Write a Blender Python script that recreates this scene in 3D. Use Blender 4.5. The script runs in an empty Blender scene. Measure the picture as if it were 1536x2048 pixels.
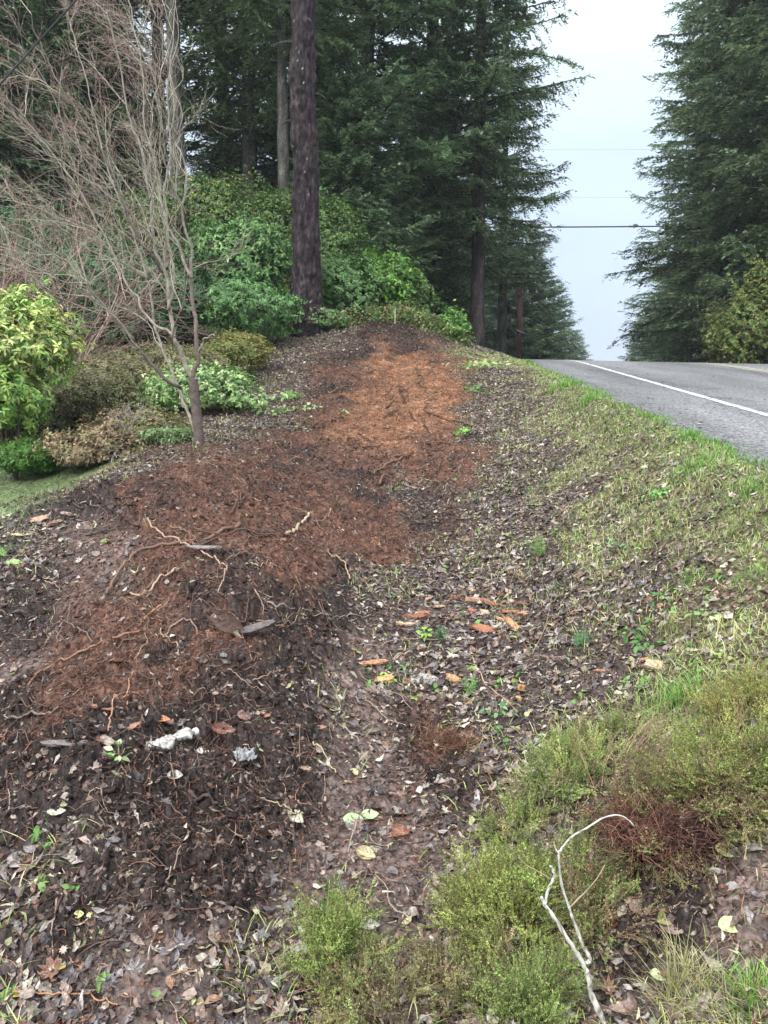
import bpy, math, random
import numpy as np
from mathutils import Vector
PI = math.pi
rng = np.random.default_rng(7)
random.seed(7)
SC = bpy.context.scene
COL = SC.collection

# ------------------------------------------------------------------ camera
CAM = np.array([0.0, 0.0, 1.6]); FPX = 1600.0; PITCH = math.atan(224 / 1600.0)
cd = bpy.data.cameras.new('camera'); cam = bpy.data.objects.new('camera', cd); COL.objects.link(cam)
cam.location = CAM; cam.rotation_euler = (PI / 2 - PITCH, 0, 0)
cd.sensor_fit = 'VERTICAL'; cd.sensor_height = 24; cd.lens = 24 * FPX / 2048
cd.clip_start = 0.05; cd.clip_end = 6000
SC.camera = cam
# ------------------------------------------------------------------ sky and sun (overcast)
SUN_EL, SUN_AZ = math.radians(43), math.radians(212)
wd = bpy.data.worlds.new('World'); SC.world = wd; wd.use_nodes = True
nt = wd.node_tree; nt.nodes.clear()
def N(nt, t, **k):
    n = nt.nodes.new(t)
    for a, b in k.items(): setattr(n, a, b)
    return n
wo = N(nt, 'ShaderNodeOutputWorld'); bg = N(nt, 'ShaderNodeBackground'); bg.inputs[1].default_value = 0.1
sky = N(nt, 'ShaderNodeTexSky', sky_type='NISHITA'); sky.sun_disc = False
sky.sun_elevation = SUN_EL; sky.sun_rotation = SUN_AZ; sky.dust_density = 3
tc = N(nt, 'ShaderNodeTexCoord'); sx = N(nt, 'ShaderNodeSeparateXYZ'); nt.links.new(tc.outputs['Generated'], sx.inputs[0])
rp = N(nt, 'ShaderNodeValToRGB'); cr = rp.color_ramp
cr.elements[0].position = 0.0; cr.elements[0].color = (.160, .190, .242, 1)
cr.elements[1].position = 1.0; cr.elements[1].color = (.74, .77, .80, 1)
for p_, c_ in ((.12, (.164, .196, .25)), (.28, (.196, .233, .275)), (.42, (.25, .285, .31)), (.55, (.55, .57, .60))):
    e = cr.elements.new(p_); e.color = (*c_, 1)
nt.links.new(sx.outputs[2], rp.inputs[0])
mp = N(nt, 'ShaderNodeMapping'); mp.inputs['Scale'].default_value = (1.2, 1.2, 3.0); nt.links.new(tc.outputs['Generated'], mp.inputs[0])
nz = N(nt, 'ShaderNodeTexNoise'); nz.inputs['Scale'].default_value = 1.7; nz.inputs['Detail'].default_value = 5; nt.links.new(mp.outputs[0], nz.inputs[0])
mr = N(nt, 'ShaderNodeMapRange'); mr.inputs['From Min'].default_value = .3; mr.inputs['From Max'].default_value = .7
mr.inputs['To Min'].default_value = 21.0; mr.inputs['To Max'].default_value = 28.5; nt.links.new(nz.outputs[0], mr.inputs[0])
vm = N(nt, 'ShaderNodeVectorMath', operation='SCALE'); nt.links.new(rp.outputs[0], vm.inputs[0]); nt.links.new(mr.outputs[0], vm.inputs['Scale'])
mx = N(nt, 'ShaderNodeMix', data_type='RGBA'); mx.inputs[0].default_value = .9
nt.links.new(sky.outputs[0], mx.inputs[6]); nt.links.new(vm.outputs[0], mx.inputs[7])
nt.links.new(mx.outputs[2], bg.inputs[0]); nt.links.new(bg.outputs[0], wo.inputs[0])
sl = bpy.data.lights.new('sun', 'SUN'); sl.energy = 1.5; sl.angle = math.radians(10); sl.color = (1, .97, .92)
so = bpy.data.objects.new('sun', sl); COL.objects.link(so)
so.rotation_euler = (PI / 2 - SUN_EL, 0, PI - SUN_AZ)
SC.view_settings.view_transform = 'Standard'; SC.view_settings.look = 'None'
SC.view_settings.exposure = 0.9; SC.view_settings.gamma = 1.0; SC.view_settings.use_curve_mapping = False
SC.render.engine = 'CYCLES'
SC.cycles.use_denoising = True
SC.cycles.max_bounces = 5; SC.cycles.diffuse_bounces = 3; SC.cycles.glossy_bounces = 2; SC.cycles.transmission_bounces = 3
SC.cycles.transparent_max_bounces = 8; SC.cycles.caustics_reflective = False; SC.cycles.caustics_refractive = False

# ------------------------------------------------------------------ helpers
def hash2(ix, iy, s):
    h = (ix.astype(np.int64) * 374761393 + iy.astype(np.int64) * 668265263 + s * 974634777) & 0xffffffff
    h = ((h ^ (h >> 13)) * 1274126177) & 0xffffffff
    return ((h ^ (h >> 16)) & 0xffffff) / float(0xffffff)
def noise2(x, y, s=0):
    x = np.asarray(x, float); y = np.asarray(y, float)
    ix = np.floor(x); iy = np.floor(y); fx = x - ix; fy = y - iy
    fx = fx * fx * fx * (fx * (fx * 6 - 15) + 10); fy = fy * fy * fy * (fy * (fy * 6 - 15) + 10)
    a = hash2(ix, iy, s); b = hash2(ix + 1, iy, s); c = hash2(ix, iy + 1, s); d = hash2(ix + 1, iy + 1, s)
    return (a + (b - a) * fx) * (1 - fy) + (c + (d - c) * fx) * fy
def fbm(x, y, s=0, o=3, g=.5):
    t = 0; a = 1; n = 0
    c, d = math.cos(.6), math.sin(.6)
    for k in range(o):
        t = t + a * noise2(x, y, s + k * 17); n += a; a *= g
        x, y = 2.03 * (c * x - d * y) + 5.1, 2.03 * (d * x + c * y) - 3.7
    return t / n
def sstep(a, b, x):
    t = np.clip((x - a) / (b - a), 0, 1); return t * t * (3 - 2 * t)
_cp, _sp = math.cos(PITCH), math.sin(PITCH)
def ray(u, v):
    a = (u - 768) / FPX; b = (1024 - v) / FPX
    return np.array([a, _cp + b * _sp, -_sp + b * _cp])
def atY(u, v, Y):
    """world point at forward distance Y metres in the direction given"""
    d = ray(u, v); return CAM + d * (Y / d[1])

# ------------------------------------------------------------------ terrain
def road_left(Y):
    Y = np.asarray(Y, float); return 2.22 + .07 * Y + .006 * np.clip(Y - 22, 0, None) ** 2
def road_z(X, Y):
    Y = np.asarray(Y, float)
    e = np.clip(Y - 19, 0, 14.5)
    z = .68 + .094 * np.clip(Y, -5, 33.5) - .006 * e * e - .08 * np.clip(Y - 33.5, 0, 70) - .03 * np.clip(Y - 103, 0, 200)
    return z - .02 * np.clip(X - road_left(Y), 0, 9)
ROADW = 8.8
CP = [(100,2040,2.05),(500,2040,2.05),(768,2040,2.05),(1200,2040,2.0),(1500,2040,1.85),
(60,1700,2.65),(250,1650,2.75),(768,1800,2.5),(1200,1600,2.95),(1500,1800,2.15),(500,1700,2.75),(950,1650,2.95),
(768,1600,3.1),(350,1500,3.3),(60,1450,3.5),(768,1400,4.0),(1500,1500,2.7),(1200,1300,4.1),(1500,1300,3.3),
(60,1300,4.15),(300,1300,4.0),(550,1250,4.3),(800,1200,5.3),(60,1150,5.1),(300,1100,5.4),(500,1100,5.6),(700,1100,6.4),
(900,1100,6.4),(1050,1100,6.0),(0,1035,6.1),(280,950,7.3),(390,895,8.8),(500,960,7.8),(600,1000,7.8),(768,1000,8.4),
(950,1000,7.6),(1150,1000,6.8),(1300,950,6.3),(1500,1100,4.3),(600,900,10.3),(768,900,11),(950,900,10),(1100,900,9),
(1150,850,10),(500,850,11.5),(650,820,13.5),(800,800,14.5),(950,800,13.5),(1050,800,12.5),(640,745,16),(780,740,17),
(900,740,16.5),(1000,740,16),(700,690,18.5),(800,655,20.5),(880,680,19.5),(940,700,20.5),(1020,712,22),(560,740,16.5),
(600,690,19),(560,650,22),(450,690,20),(300,690,20),(30,1000,8.8),(30,945,11),(200,900,11.3),(100,800,14),(0,690,21),
(950,690,28),(850,660,26)]
P3 = [atY(*c) for c in CP] + [np.array(q, float) for q in ((-12,8,.9),(-8,4,.6),(-6,2,.3),(-20,30,4),(0,35,4.4),(-15,60,5),
    (0,60,4.5),(-30,100,5),(-60,150,4),(0,120,3),(3,150,-3),(16,10,1.3),(20,30,2.4),(25,60,.5),(35,100,-2),(60,150,-6))]
for y_ in (1, 2, 3, 4, 5.5, 7.5, 10, 13, 17, 21, 26, 35, 50):
    x_ = float(road_left(y_)); P3.append(np.array([x_ - .1, y_, float(road_z(x_, y_)) - .02]))
P3 = np.array(P3)
def tq(X, Y):
    r = np.sqrt(X * X + Y * Y) + 1e-6
    return np.arctan2(X, Y), np.log(np.clip(r, 1.3, 160))
def _U(r2): return r2 * np.log(r2 + 1e-9)
_a, _q = tq(P3[:, 0], P3[:, 1]); _q = _q * .38
_n = len(P3)
_A = np.zeros((_n + 3, _n + 3)); _A[:_n, :_n] = _U((_a[:, None] - _a) ** 2 + (_q[:, None] - _q) ** 2) + 2e-4 * np.eye(_n)
_A[:_n, _n] = 1; _A[:_n, _n + 1] = _a; _A[:_n, _n + 2] = _q; _A[_n:, :_n] = _A[:_n, _n:].T
_W = np.linalg.solve(_A, np.concatenate([P3[:, 2], np.zeros(3)]))
def tps(X, Y):
    a, q = tq(X, Y); a0 = np.abs(a); a = np.clip(a, -.95, .95); q = q * .38
    out = np.empty(a.shape)
    for i in range(0, a.size, 50000):
        aa = a.ravel()[i:i + 50000]; qq = q.ravel()[i:i + 50000]
        K = _U((aa[:, None] - _a) ** 2 + (qq[:, None] - _q) ** 2)
        out.ravel()[i:i + 50000] = K @ _W[:_n] + _W[_n] + _W[_n + 1] * aa + _W[_n + 2] * qq
    w = sstep(1.0, 2.4, a0); out = out * (1 - w) + .3 * w
    return out
def core_h(X, Y):
    X = np.asarray(X, float); Y = np.asarray(Y, float)
    z = tps(X, Y)
    d = road_left(Y) - X                      # > 0 left of the road
    zr = road_z(X, Y)
    w = np.where(d > 0, sstep(.0, .55, d), sstep(ROADW, ROADW + 2.5, -d))
    z = z * w + (zr - .05) * (1 - w)
    return z
# ---- the berm of dumped soil: a ridge from the left foreground up to the crest, with humps on it
def _hit(u, v):
    d_ = ray(u, v); t_ = np.geomspace(1.2, 60, 600); H_ = core_h(d_[0] * t_, d_[1] * t_); i_ = int(np.argmax(1.6 + d_[2] * t_ < H_)) or 599
    return d_[0] * t_[i_], d_[1] * t_[i_]
_RG = [(830,700,1.3,.10),(810,800,1.25,.12),(750,880,1.15,.17),(640,960,1.05,.18),(500,1040,.85,.17),(400,1150,.62,.14),(340,1280,.5,.11),(280,1420,.5,.12),(260,1560,.55,.10),(200,1680,.55,.08)]
_rp = np.array([[*_hit(u, v), w, h] for (u, v, w, h) in _RG]); _ti = np.linspace(0, len(_rp) - 1, 46)
_rp = np.stack([np.interp(_ti, np.arange(len(_rp)), _rp[:, k]) for k in range(4)], 1)
HUMPS = [(250,1660,.40,.05),(150,1560,.25,.05),(500,1590,.3,.05),(540,1240,.35,.07),(430,1060,.35,.06),(230,1020,.45,.10),(620,1090,.35,.06),(330,1190,.22,.05),(560,1000,.3,.05),(700,1010,.3,.05),
         (700,930,.5,.05),(1330,1640,.3,.10),(1150,1600,.25,.04),(860,870,.6,.07),(760,665,1.0,.14),(880,690,.8,.05),(520,1180,.25,.04),(90,1025,.45,.09),(450,1350,.2,.04),(600,1480,.22,.04),(80,1500,.25,.04),(650,820,.5,.06),(900,930,.35,.05)]
_hp = [(*_hit(u_, v_), r_, h_) for (u_, v_, r_, h_) in HUMPS]
def base_h(X, Y):
    X = np.asarray(X, float); Y = np.asarray(Y, float); z = core_h(X, Y)
    r = np.zeros_like(z)
    for (px, py, w, h) in _rp: r = np.maximum(r, h * np.exp(-(((X - px) ** 2 + (Y - py) ** 2) / (w * w)) ** 1.7))
    z = z + r
    for (hx, hy, hr, hh) in _hp: z = z + hh * np.exp(-((X - hx) ** 2 + (Y - hy) ** 2) / (hr * hr))
    return z
# ---- kinds of ground, given at sample places
ZN = 'ORDBLGW'
ZP = {'O': [(800,760),(850,790),(780,840),(720,800),(880,780),(830,740),(770,720),(700,870),(900,835),(800,890)],
 'R': [(760,930),(420,1250),(230,1290),(350,1320),(480,1040),(540,1060),(300,1100),(250,1250),(180,1340),(400,1330),(380,1060),(260,1000),(680,1080),(560,1120),(600,880),(560,940),(480,960),(650,1000),(740,1020),(600,1060),(400,980),(850,930),(900,960),(330,1150),(450,1090),(760,1080),(680,760),(640,820),(700,940),(280,1330),(560,1010),(350,1000),(800,1100),(200,1200),(870,1490),(700,1040),(860,900)],
 'D': [(610,905),(660,785),(860,1010),(480,1005),(720,975),(560,960),(330,1010),(780,665),(760,670),(830,680),(720,700),(300,1020),(200,1020),(120,1030),(550,1180),(450,1200),(360,1240),(100,1600),(300,1650),(200,1720),(500,1600),(450,1350),(640,1250),(600,1450),(350,1560),(60,1230),(60,1420),(200,1500),(60,1760),(480,1750),(850,1480),(1380,1700),(560,1330),(680,1180),(430,1450),(900,1560),(1300,1680),(600,1560),(350,1800)],
 'B': [(60,1310),(150,1130),(230,1160),(690,1620),(760,1780),(650,1720),(350,1950),(290,2010),(760,1450),(700,1300),(690,1500),(560,1830),(1450,1760),(820,1850),(720,1380),(640,1640),(420,1900),(780,1550),(1350,1880),(880,1720)],
 'L': [(1060,830),(1100,880),(1120,940),(1180,1010),(1230,1060),(1040,780),(1280,1120),(1350,1180),(740,1200),(800,1380),(690,1420),(1080,1250),(860,1620),(640,1900),(600,700),(650,675),(560,720),(520,840),(450,870),(600,780),(60,1150),(30,1090),(240,965),(980,760),(960,800),(1000,860),(1000,930),(1060,960),(1000,1010),(1080,1050),(1150,1200),(1000,1180),(1300,1160),(900,1350),(850,1280),(1000,1450),(1000,1350),(1200,1340),(50,1900),(100,2000),(200,1900),(500,1980),(1250,1950),(920,1220),(860,1150),(840,1000),(950,700),(640,2000),(500,1900),(950,1950),(1150,1480),(1450,1850)],
 'G': [(1200,1030),(1260,1090),(1140,950),(1090,850),(1350,1080),(1500,1150),(1400,1320),(1500,1380),(1150,810),(1250,850),(1400,900),(1480,930),(1180,880),(1250,930),(1400,1000),(1500,1000),(1290,1020),(1400,1100),(1450,1200),(1500,1280),(1400,1400),(1350,1250),(1480,2000),(1400,2020),(980,715),(1020,730),(1200,1080),(1500,1450),(1090,780)],
 'W': [(30,1000),(10,960),(60,985),(20,1020),(100,960),(10,1000)]}
_za, _zq, _zk = [], [], []
for k_, L_ in ZP.items():
    for (u_, v_) in L_:
        d_ = ray(u_, v_); t_ = np.geomspace(1.2, 60, 500)
        X_ = d_[0] * t_; Y_ = d_[1] * t_; Z_ = 1.6 + d_[2] * t_
        H_ = base_h(X_, Y_); i_ = int(np.argmax(Z_ < H_)) or 499
        a_, q_ = tq(X_[i_], Y_[i_]); _za.append(float(a_)); _zq.append(float(q_) * .38); _zk.append(ZN.index(k_))
_za = np.array(_za); _zq = np.array(_zq); _zk = np.array(_zk)
def zones(X, Y, soft=1.0):
    """share of each kind of ground at a place: N x 7"""
    X = np.asarray(X, float).ravel(); Y = np.asarray(Y, float).ravel()
    r = np.sqrt(X * X + Y * Y)
    a, q = tq(X, Y); q = q * .38
    s = 4 / (r + 3)
    a = a + .055 * (fbm(X * 1.7, Y * 1.7, 91, 4) - .5) * 2 * (.6 + s); q = q + .045 * (fbm(X * 1.9 + 9, Y * 1.9, 92, 4) - .5) * 2 * (.6 + s)
    out = np.zeros((X.size, 7))
    for i in range(0, X.size, 50000):
        d2 = (a[i:i + 50000, None] - _za) ** 2 + (q[i:i + 50000, None] - _zq) ** 2
        w = 1 / (d2 + 3e-4) ** 2.0
        for k in range(7): out[i:i + 50000, k] = w[:, _zk == k].sum(1)
    # the verge beside the road is grass, the garden on the left lawn and litter
    d = road_left(Y) - X
    out /= out.sum(1, keepdims=True)
    e = sstep(.75, .05, d + .5 * (fbm(X * 1.3, Y * 1.3, 5, 3) - .5)) * (r > 4)
    e = np.maximum(e, sstep(ROADW - .2, ROADW, -d))
    out *= (1 - e)[:, None]; out[:, 5] += e
    far = sstep(21, 26, r); out *= (1 - far)[:, None]; out[:, 4] += far * .7; out[:, 5] += far * .3
    left = sstep(-.42, -.5, a) * sstep(6, 7, r); out *= (1 - left)[:, None]; out[:, 6] += left
    return out
def H(X, Y, z7=None):
    X = np.asarray(X, float); Y = np.asarray(Y, float); shp = X.shape
    X = X.ravel(); Y = Y.ravel()
    z = base_h(X, Y)
    if z7 is None: z7 = zones(X, Y)
    rough = z7[:, 2] * 1.0 + z7[:, 1] * .8 + z7[:, 0] * .6 + z7[:, 4] * .5 + z7[:, 3] * .25 + z7[:, 5] * .4 + z7[:, 6] * .15
    d = road_left(Y) - X
    road = np.where(d > 0, sstep(.02, .4, d), sstep(ROADW, ROADW + .6, -d))
    rough = rough * road
    r1 = fbm(X * 3.1, Y * 3.1, 11, 3) - .5
    r2 = np.abs(fbm(X * 11, Y * 11, 21, 3) - .5) * 2
    r3 = np.abs(fbm(X * 34, Y * 34, 31, 2) - .5) * 2
    r4 = fbm(X * 95, Y * 95, 41, 2) - .5
    rd = np.sqrt(X * X + Y * Y); f4 = 1 - sstep(2.5, 5.5, rd); f3 = 1 - .8 * sstep(7, 14, rd)
    r0 = np.abs(fbm(X * 5.2 + 3, Y * 5.2, 15, 3) - .5) * 2 * (z7[:, 1] + z7[:, 2] + .3 * z7[:, 0])
    z = z + rough * (.07 * r0 + .13 * r1 + .085 * r2 + .045 * f3 * r3 + .016 * f4 * r4) - rough * .03
    return z.reshape(shp)
def at(u, v, lift=0.0):
    """the place on the ground seen at photo pixel u, v"""
    d = ray(u, v); t = np.geomspace(1.2, 90, 900)
    X = d[0] * t; Y = d[1] * t; Z = 1.6 + d[2] * t
    h = H(X, Y); m = Z < h; i = int(np.argmax(m)) if m.any() else 899
    return Vector((X[i], Y[i], h[i] + lift))
def gz(x, y): return float(H(np.array([x]), np.array([y]))[0])
def normals(X, Y, e=.03):
    h0 = base_h(X, Y); hx = base_h(X + e, Y); hy = base_h(X, Y + e)
    n = np.stack([-(hx - h0) / e, -(hy - h0) / e, np.ones_like(h0)], 1)
    return n / np.linalg.norm(n, axis=1, keepdims=True)

# ------------------------------------------------------------------ materials
def mat_vcol(name, rough=.6, nscale=60, namp=.35, spec=.35, transl=0.0, bump=0.0, bscale=200, coord='Object', rnoise=.15):
    m = bpy.data.materials.new(name); m.use_nodes = True; t = m.node_tree; L = t.links
    b = t.nodes['Principled BSDF']; b.inputs['Roughness'].default_value = rough
    b.inputs['Specular IOR Level'].default_value = spec
    at_ = N(t, 'ShaderNodeAttribute', attribute_name='Col')
    tc = N(t, 'ShaderNodeTexCoord')
    nz = N(t, 'ShaderNodeTexNoise'); nz.inputs['Scale'].default_value = nscale; nz.inputs['Detail'].default_value = 4
    if coord == 'Stretch':
        mp_ = N(t, 'ShaderNodeMapping'); mp_.inputs['Scale'].default_value = (1, 1, .5); L.new(tc.outputs['Object'], mp_.inputs[0]); src = mp_.outputs[0]
    else: src = tc.outputs[coord]
    L.new(src, nz.inputs[0])
    mr = N(t, 'ShaderNodeMapRange'); mr.inputs['From Min'].default_value = .3; mr.inputs['From Max'].default_value = .7
    mr.inputs['To Min'].default_value = 1 - namp; mr.inputs['To Max'].default_value = 1 + namp; L.new(nz.outputs[0], mr.inputs[0])
    vm = N(t, 'ShaderNodeVectorMath', operation='SCALE'); L.new(at_.outputs['Color'], vm.inputs[0]); L.new(mr.outputs[0], vm.inputs['Scale'])
    L.new(vm.outputs[0], b.inputs['Base Color'])
    if rnoise:
        m2 = N(t, 'ShaderNodeMapRange'); m2.inputs['From Min'].default_value = .35; m2.inputs['From Max'].default_value = .65
        m2.inputs['To Min'].default_value = max(.05, rough - rnoise); m2.inputs['To Max'].default_value = min(1, rough + rnoise)
        n2 = N(t, 'ShaderNodeTexNoise'); n2.inputs['Scale'].default_value = nscale * .23; L.new(src, n2.inputs[0])
        L.new(n2.outputs[0], m2.inputs[0]); L.new(m2.outputs[0], b.inputs['Roughness'])
    if bump:
        nb = N(t, 'ShaderNodeTexNoise'); nb.inputs['Scale'].default_value = bscale; nb.inputs['Detail'].default_value = 3; L.new(src, nb.inputs[0])
        bp = N(t, 'ShaderNodeBump'); bp.inputs['Strength'].default_value = bump; bp.inputs['Distance'].default_value = .5 / bscale
        L.new(nb.outputs[0], bp.inputs['Height']); L.new(bp.outputs[0], b.inputs['Normal'])
    if transl:
        tr = N(t, 'ShaderNodeBsdfTranslucent'); L.new(vm.outputs[0], tr.inputs[0])
        ms = N(t, 'ShaderNodeMixShader'); ms.inputs[0].default_value = transl
        L.new(b.outputs[0], ms.inputs[1]); L.new(tr.outputs[0], ms.inputs[2])
        L.new(ms.outputs[0], t.nodes['Material Output'].inputs[0])
    return m
M = {
 'soil': mat_vcol('soil', .55, 45, .75, .25, bump=.9, bscale=170),
 'leaf': mat_vcol('dead_leaf', .34, 120, .45, .5, transl=.06, bump=.5, bscale=160, rnoise=.15),
 'fibre': mat_vcol('root_fibre', .62, 130, .3, .3),
 'wood': mat_vcol('split_wood', .6, 90, .35, .3, bump=.7, bscale=120),
 'clod': mat_vcol('soil_clod', .75, 120, .45, .2, bump=.8, bscale=260),
 'grass': mat_vcol('grass_blade', .5, 20, .25, .3, transl=.3),
 'needle': mat_vcol('conifer_needles', .6, 1.3, .4, .25, transl=.36),
 'leafy': mat_vcol('shrub_leaf', .42, 6, .3, .4, transl=.2),
 'heath': mat_vcol('heather_leaf', .6, 15, .35, .25, transl=.2),
 'bark': mat_vcol('bark', .85, 16, .6, .15, bump=1.0, bscale=34, coord='Stretch'),
 'twig': mat_vcol('twig_bark', .75, 25, .3, .2, bump=.4, bscale=60),
 'metal': mat_vcol('wire_rubber', .6, 5, .1, .3),
}
# ------------------------------------------------------------------ mesh building
def lk(o, parent=None):
    COL.objects.link(o)
    if parent is not None: o.parent = parent
    return o
def tag(o, label=None, cat=None, group=None, kind=None):
    if label: o['label'] = label
    if cat: o['category'] = cat
    if group: o['group'] = group
    if kind: o['kind'] = kind
    return o
def empty(name, loc, rz=0):
    o = bpy.data.objects.new(name, None); o.empty_display_size = .1; o.location = loc; o.rotation_euler = (0, 0, rz)
    return lk(o)
def raw_mesh(name, V, Fs, C=None, mat=None, smooth=False):
    """V n x 3; Fs: list of (m x k) face arrays; C n x 3 colours"""
    me = bpy.data.meshes.new(name)
    V = np.asarray(V, np.float32); me.vertices.add(len(V)); me.vertices.foreach_set('co', V.ravel())
    Fs = [np.asarray(f, np.int32) for f in Fs if f is not None and len(f)]
    idx = np.concatenate([f.ravel() for f in Fs]); tot = np.concatenate([np.full(len(f), f.shape[1], np.int32) for f in Fs])
    st = np.concatenate([[0], np.cumsum(tot)[:-1]]).astype(np.int32)
    me.loops.add(len(idx)); me.loops.foreach_set('vertex_index', idx)
    me.polygons.add(len(tot)); me.polygons.foreach_set('loop_start', st); me.polygons.foreach_set('loop_total', tot)
    me.polygons.foreach_set('use_smooth', np.full(len(tot), smooth, bool))
    if C is not None:
        a = me.color_attributes.new('Col', 'FLOAT_COLOR', 'POINT')
        c4 = np.ones((len(V), 4), np.float32); c4[:, :3] = np.clip(C, 0, 1); a.data.foreach_set('color', c4.ravel())
    me.update(calc_edges=True); me.validate()
    if mat: me.materials.append(mat)
    return me
def obj(name, me, parent=None, loc=None):
    o = bpy.data.objects.new(name, me)
    if loc is not None: o.location = loc
    return lk(o, parent)
class MB:
    def __init__(s): s.V = []; s.F = {}; s.C = []; s.n = 0
    def add(s, V, F, c):
        V = np.asarray(V, float).reshape(-1, 3); F = np.asarray(F, np.int64)
        if F.ndim == 1: F = F[None]
        c = np.asarray(c, float); c = np.broadcast_to(c, (len(V), 3)) if c.ndim == 1 else c
        s.V.append(V); s.C.append(c); s.F.setdefault(F.shape[1], []).append(F + s.n); s.n += len(V)
    def tube(s, P, R, c, n=5, c2=None):
        P = np.asarray(P, float); k = len(P); R = np.broadcast_to(np.asarray(R, float), (k,))
        T = np.gradient(P, axis=0); T /= np.linalg.norm(T, axis=1, keepdims=True) + 1e-9
        up = np.array([0, 0, 1.0]) if abs(T[0, 2]) < .8 else np.array([1.0, 0, 0])
        A = np.cross(T, up); A /= np.linalg.norm(A, axis=1, keepdims=True) + 1e-9; B = np.cross(T, A)
        th = np.arange(n) * 2 * PI / n
        V = P[:, None] + R[:, None, None] * (np.cos(th)[None, :, None] * A[:, None] + np.sin(th)[None, :, None] * B[:, None])
        i = np.arange(k - 1)[:, None] * n; j = np.arange(n)[None]; j2 = (j + 1) % n
        F = np.stack([i + j, i + j2, i + n + j2, i + n + j], -1).reshape(-1, 4)
        cc = np.asarray(c, float)
        if c2 is not None:
            t = np.linspace(0, 1, k)[:, None]; cc = np.repeat(cc * (1 - t) + np.asarray(c2) * t, n, axis=0)
        s.add(V.reshape(-1, 3), F, cc)
        if n > 3:
            s.F.setdefault(n, []).append(np.array([[s.n - n * k + q for q in range(n)][::-1], [s.n - n + q for q in range(n)]]))
    def mesh(s, name, mat, smooth=False):
        return raw_mesh(name, np.concatenate(s.V), [np.concatenate(f) for f in s.F.values()], np.concatenate(s.C), mat, smooth)
    def build(s, name, mat, parent=None, smooth=False):
        return obj(name, s.mesh(name, mat, smooth), parent)
def local(me_obj, origin):
    """move mesh data so that the object's origin is at origin"""
    from mathutils import Matrix
    me_obj.data.transform(Matrix.Translation(-Vector(origin))); me_obj.location = origin
    return me_obj
def vary(c, n, a=.25, hue=.08):
    c = np.asarray(c, float)
    return np.clip(c[None] * (1 + a * rng.uniform(-1, 1, (n, 1))) * (1 + hue * rng.uniform(-1, 1, (n, 3))), 0, 1)
# ---- leaf-like templates: verts in unit length (x length, y width, z up)
def leaf_tpl(W, cols=3):
    rows = len(W); V = []
    for i, w in enumerate(W):
        x = i / (rows - 1) - .5
        for j in range(cols): V.append((x, w * (j / (cols - 1) * 2 - 1), 0))
    F = [[i * cols + j, i * cols + j + 1, (i + 1) * cols + j + 1, (i + 1) * cols + j] for i in range(rows - 1) for j in range(cols - 1)]
    return np.array(V), np.array(F)
T_OVAL = leaf_tpl([.015, .22, .30, .24, .01]); T_LONG = leaf_tpl([.01, .13, .17, .12, .005]); T_ROUND = leaf_tpl([.05, .38, .44, .34, .04])
T_QUAD = leaf_tpl([.02, .16, .02], 2); T_TINY = (np.array([(-.5, 0, 0), (0, .17, .02), (.5, 0, 0), (0, -.17, .02)]), np.array([[0, 1, 2, 3]]))
def _maple():
    th = []; 
    out = []
    R_ = [(.10,-.5),(.18,-.28),(.5,-.30),(.30,-.10),(.52,.12),(.24,.12),(.30,.40),(.12,.30),(0,.62)]
    pts = [(y, x) for (x, y) in R_] + [(y, -x) for (x, y) in R_[-2::-1]]
    V = [(0, 0, 0)] + [(a, b, 0) for a, b in pts]; n = len(pts)
    return np.array(V, float), np.array([[0, i + 1, (i + 1) % n + 1] for i in range(n)])
T_MAPLE = _maple()
def prism_tpl(rows=4, w=.5):
    V = []; 
    for i in range(rows):
        x = i / (rows - 1) - .5
        for k in range(3): V.append((x, w * math.cos(k * 2 * PI / 3), w * math.sin(k * 2 * PI / 3)))
    F = [[i * 3 + k, i * 3 + (k + 1) % 3, (i + 1) * 3 + (k + 1) % 3, (i + 1) * 3 + k] for i in range(rows - 1) for k in range(3)]
    return np.array(V), np.array(F)
def frames(Nn, yaw, tilt, ta):
    """rotation matrices: yaw about up, tilt about a horizontal axis at angle ta, up turned to Nn"""
    n = len(yaw); c, s = np.cos(yaw), np.sin(yaw); z = np.zeros(n); o = np.ones(n)
    Rz = np.stack([np.stack([c, -s, z], 1), np.stack([s, c, z], 1), np.stack([z, z, o], 1)], 1)
    kx, ky = np.cos(ta), np.sin(ta); ct, st = np.cos(tilt), np.sin(tilt); vt = 1 - ct
    Rt = np.stack([np.stack([ct + kx * kx * vt, kx * ky * vt, ky * st], 1), np.stack([kx * ky * vt, ct + ky * ky * vt, -kx * st], 1),
                   np.stack([-ky * st, kx * st, ct], 1)], 1)
    Nn = Nn / np.linalg.norm(Nn, axis=1, keepdims=True)
    x = np.stack([Nn[:, 2], z, -Nn[:, 0]], 1); x /= np.linalg.norm(x, axis=1, keepdims=True) + 1e-9; y = np.cross(Nn, x)
    Rn = np.stack([x, y, Nn], 2)
    return Rn @ Rt @ Rz
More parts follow.
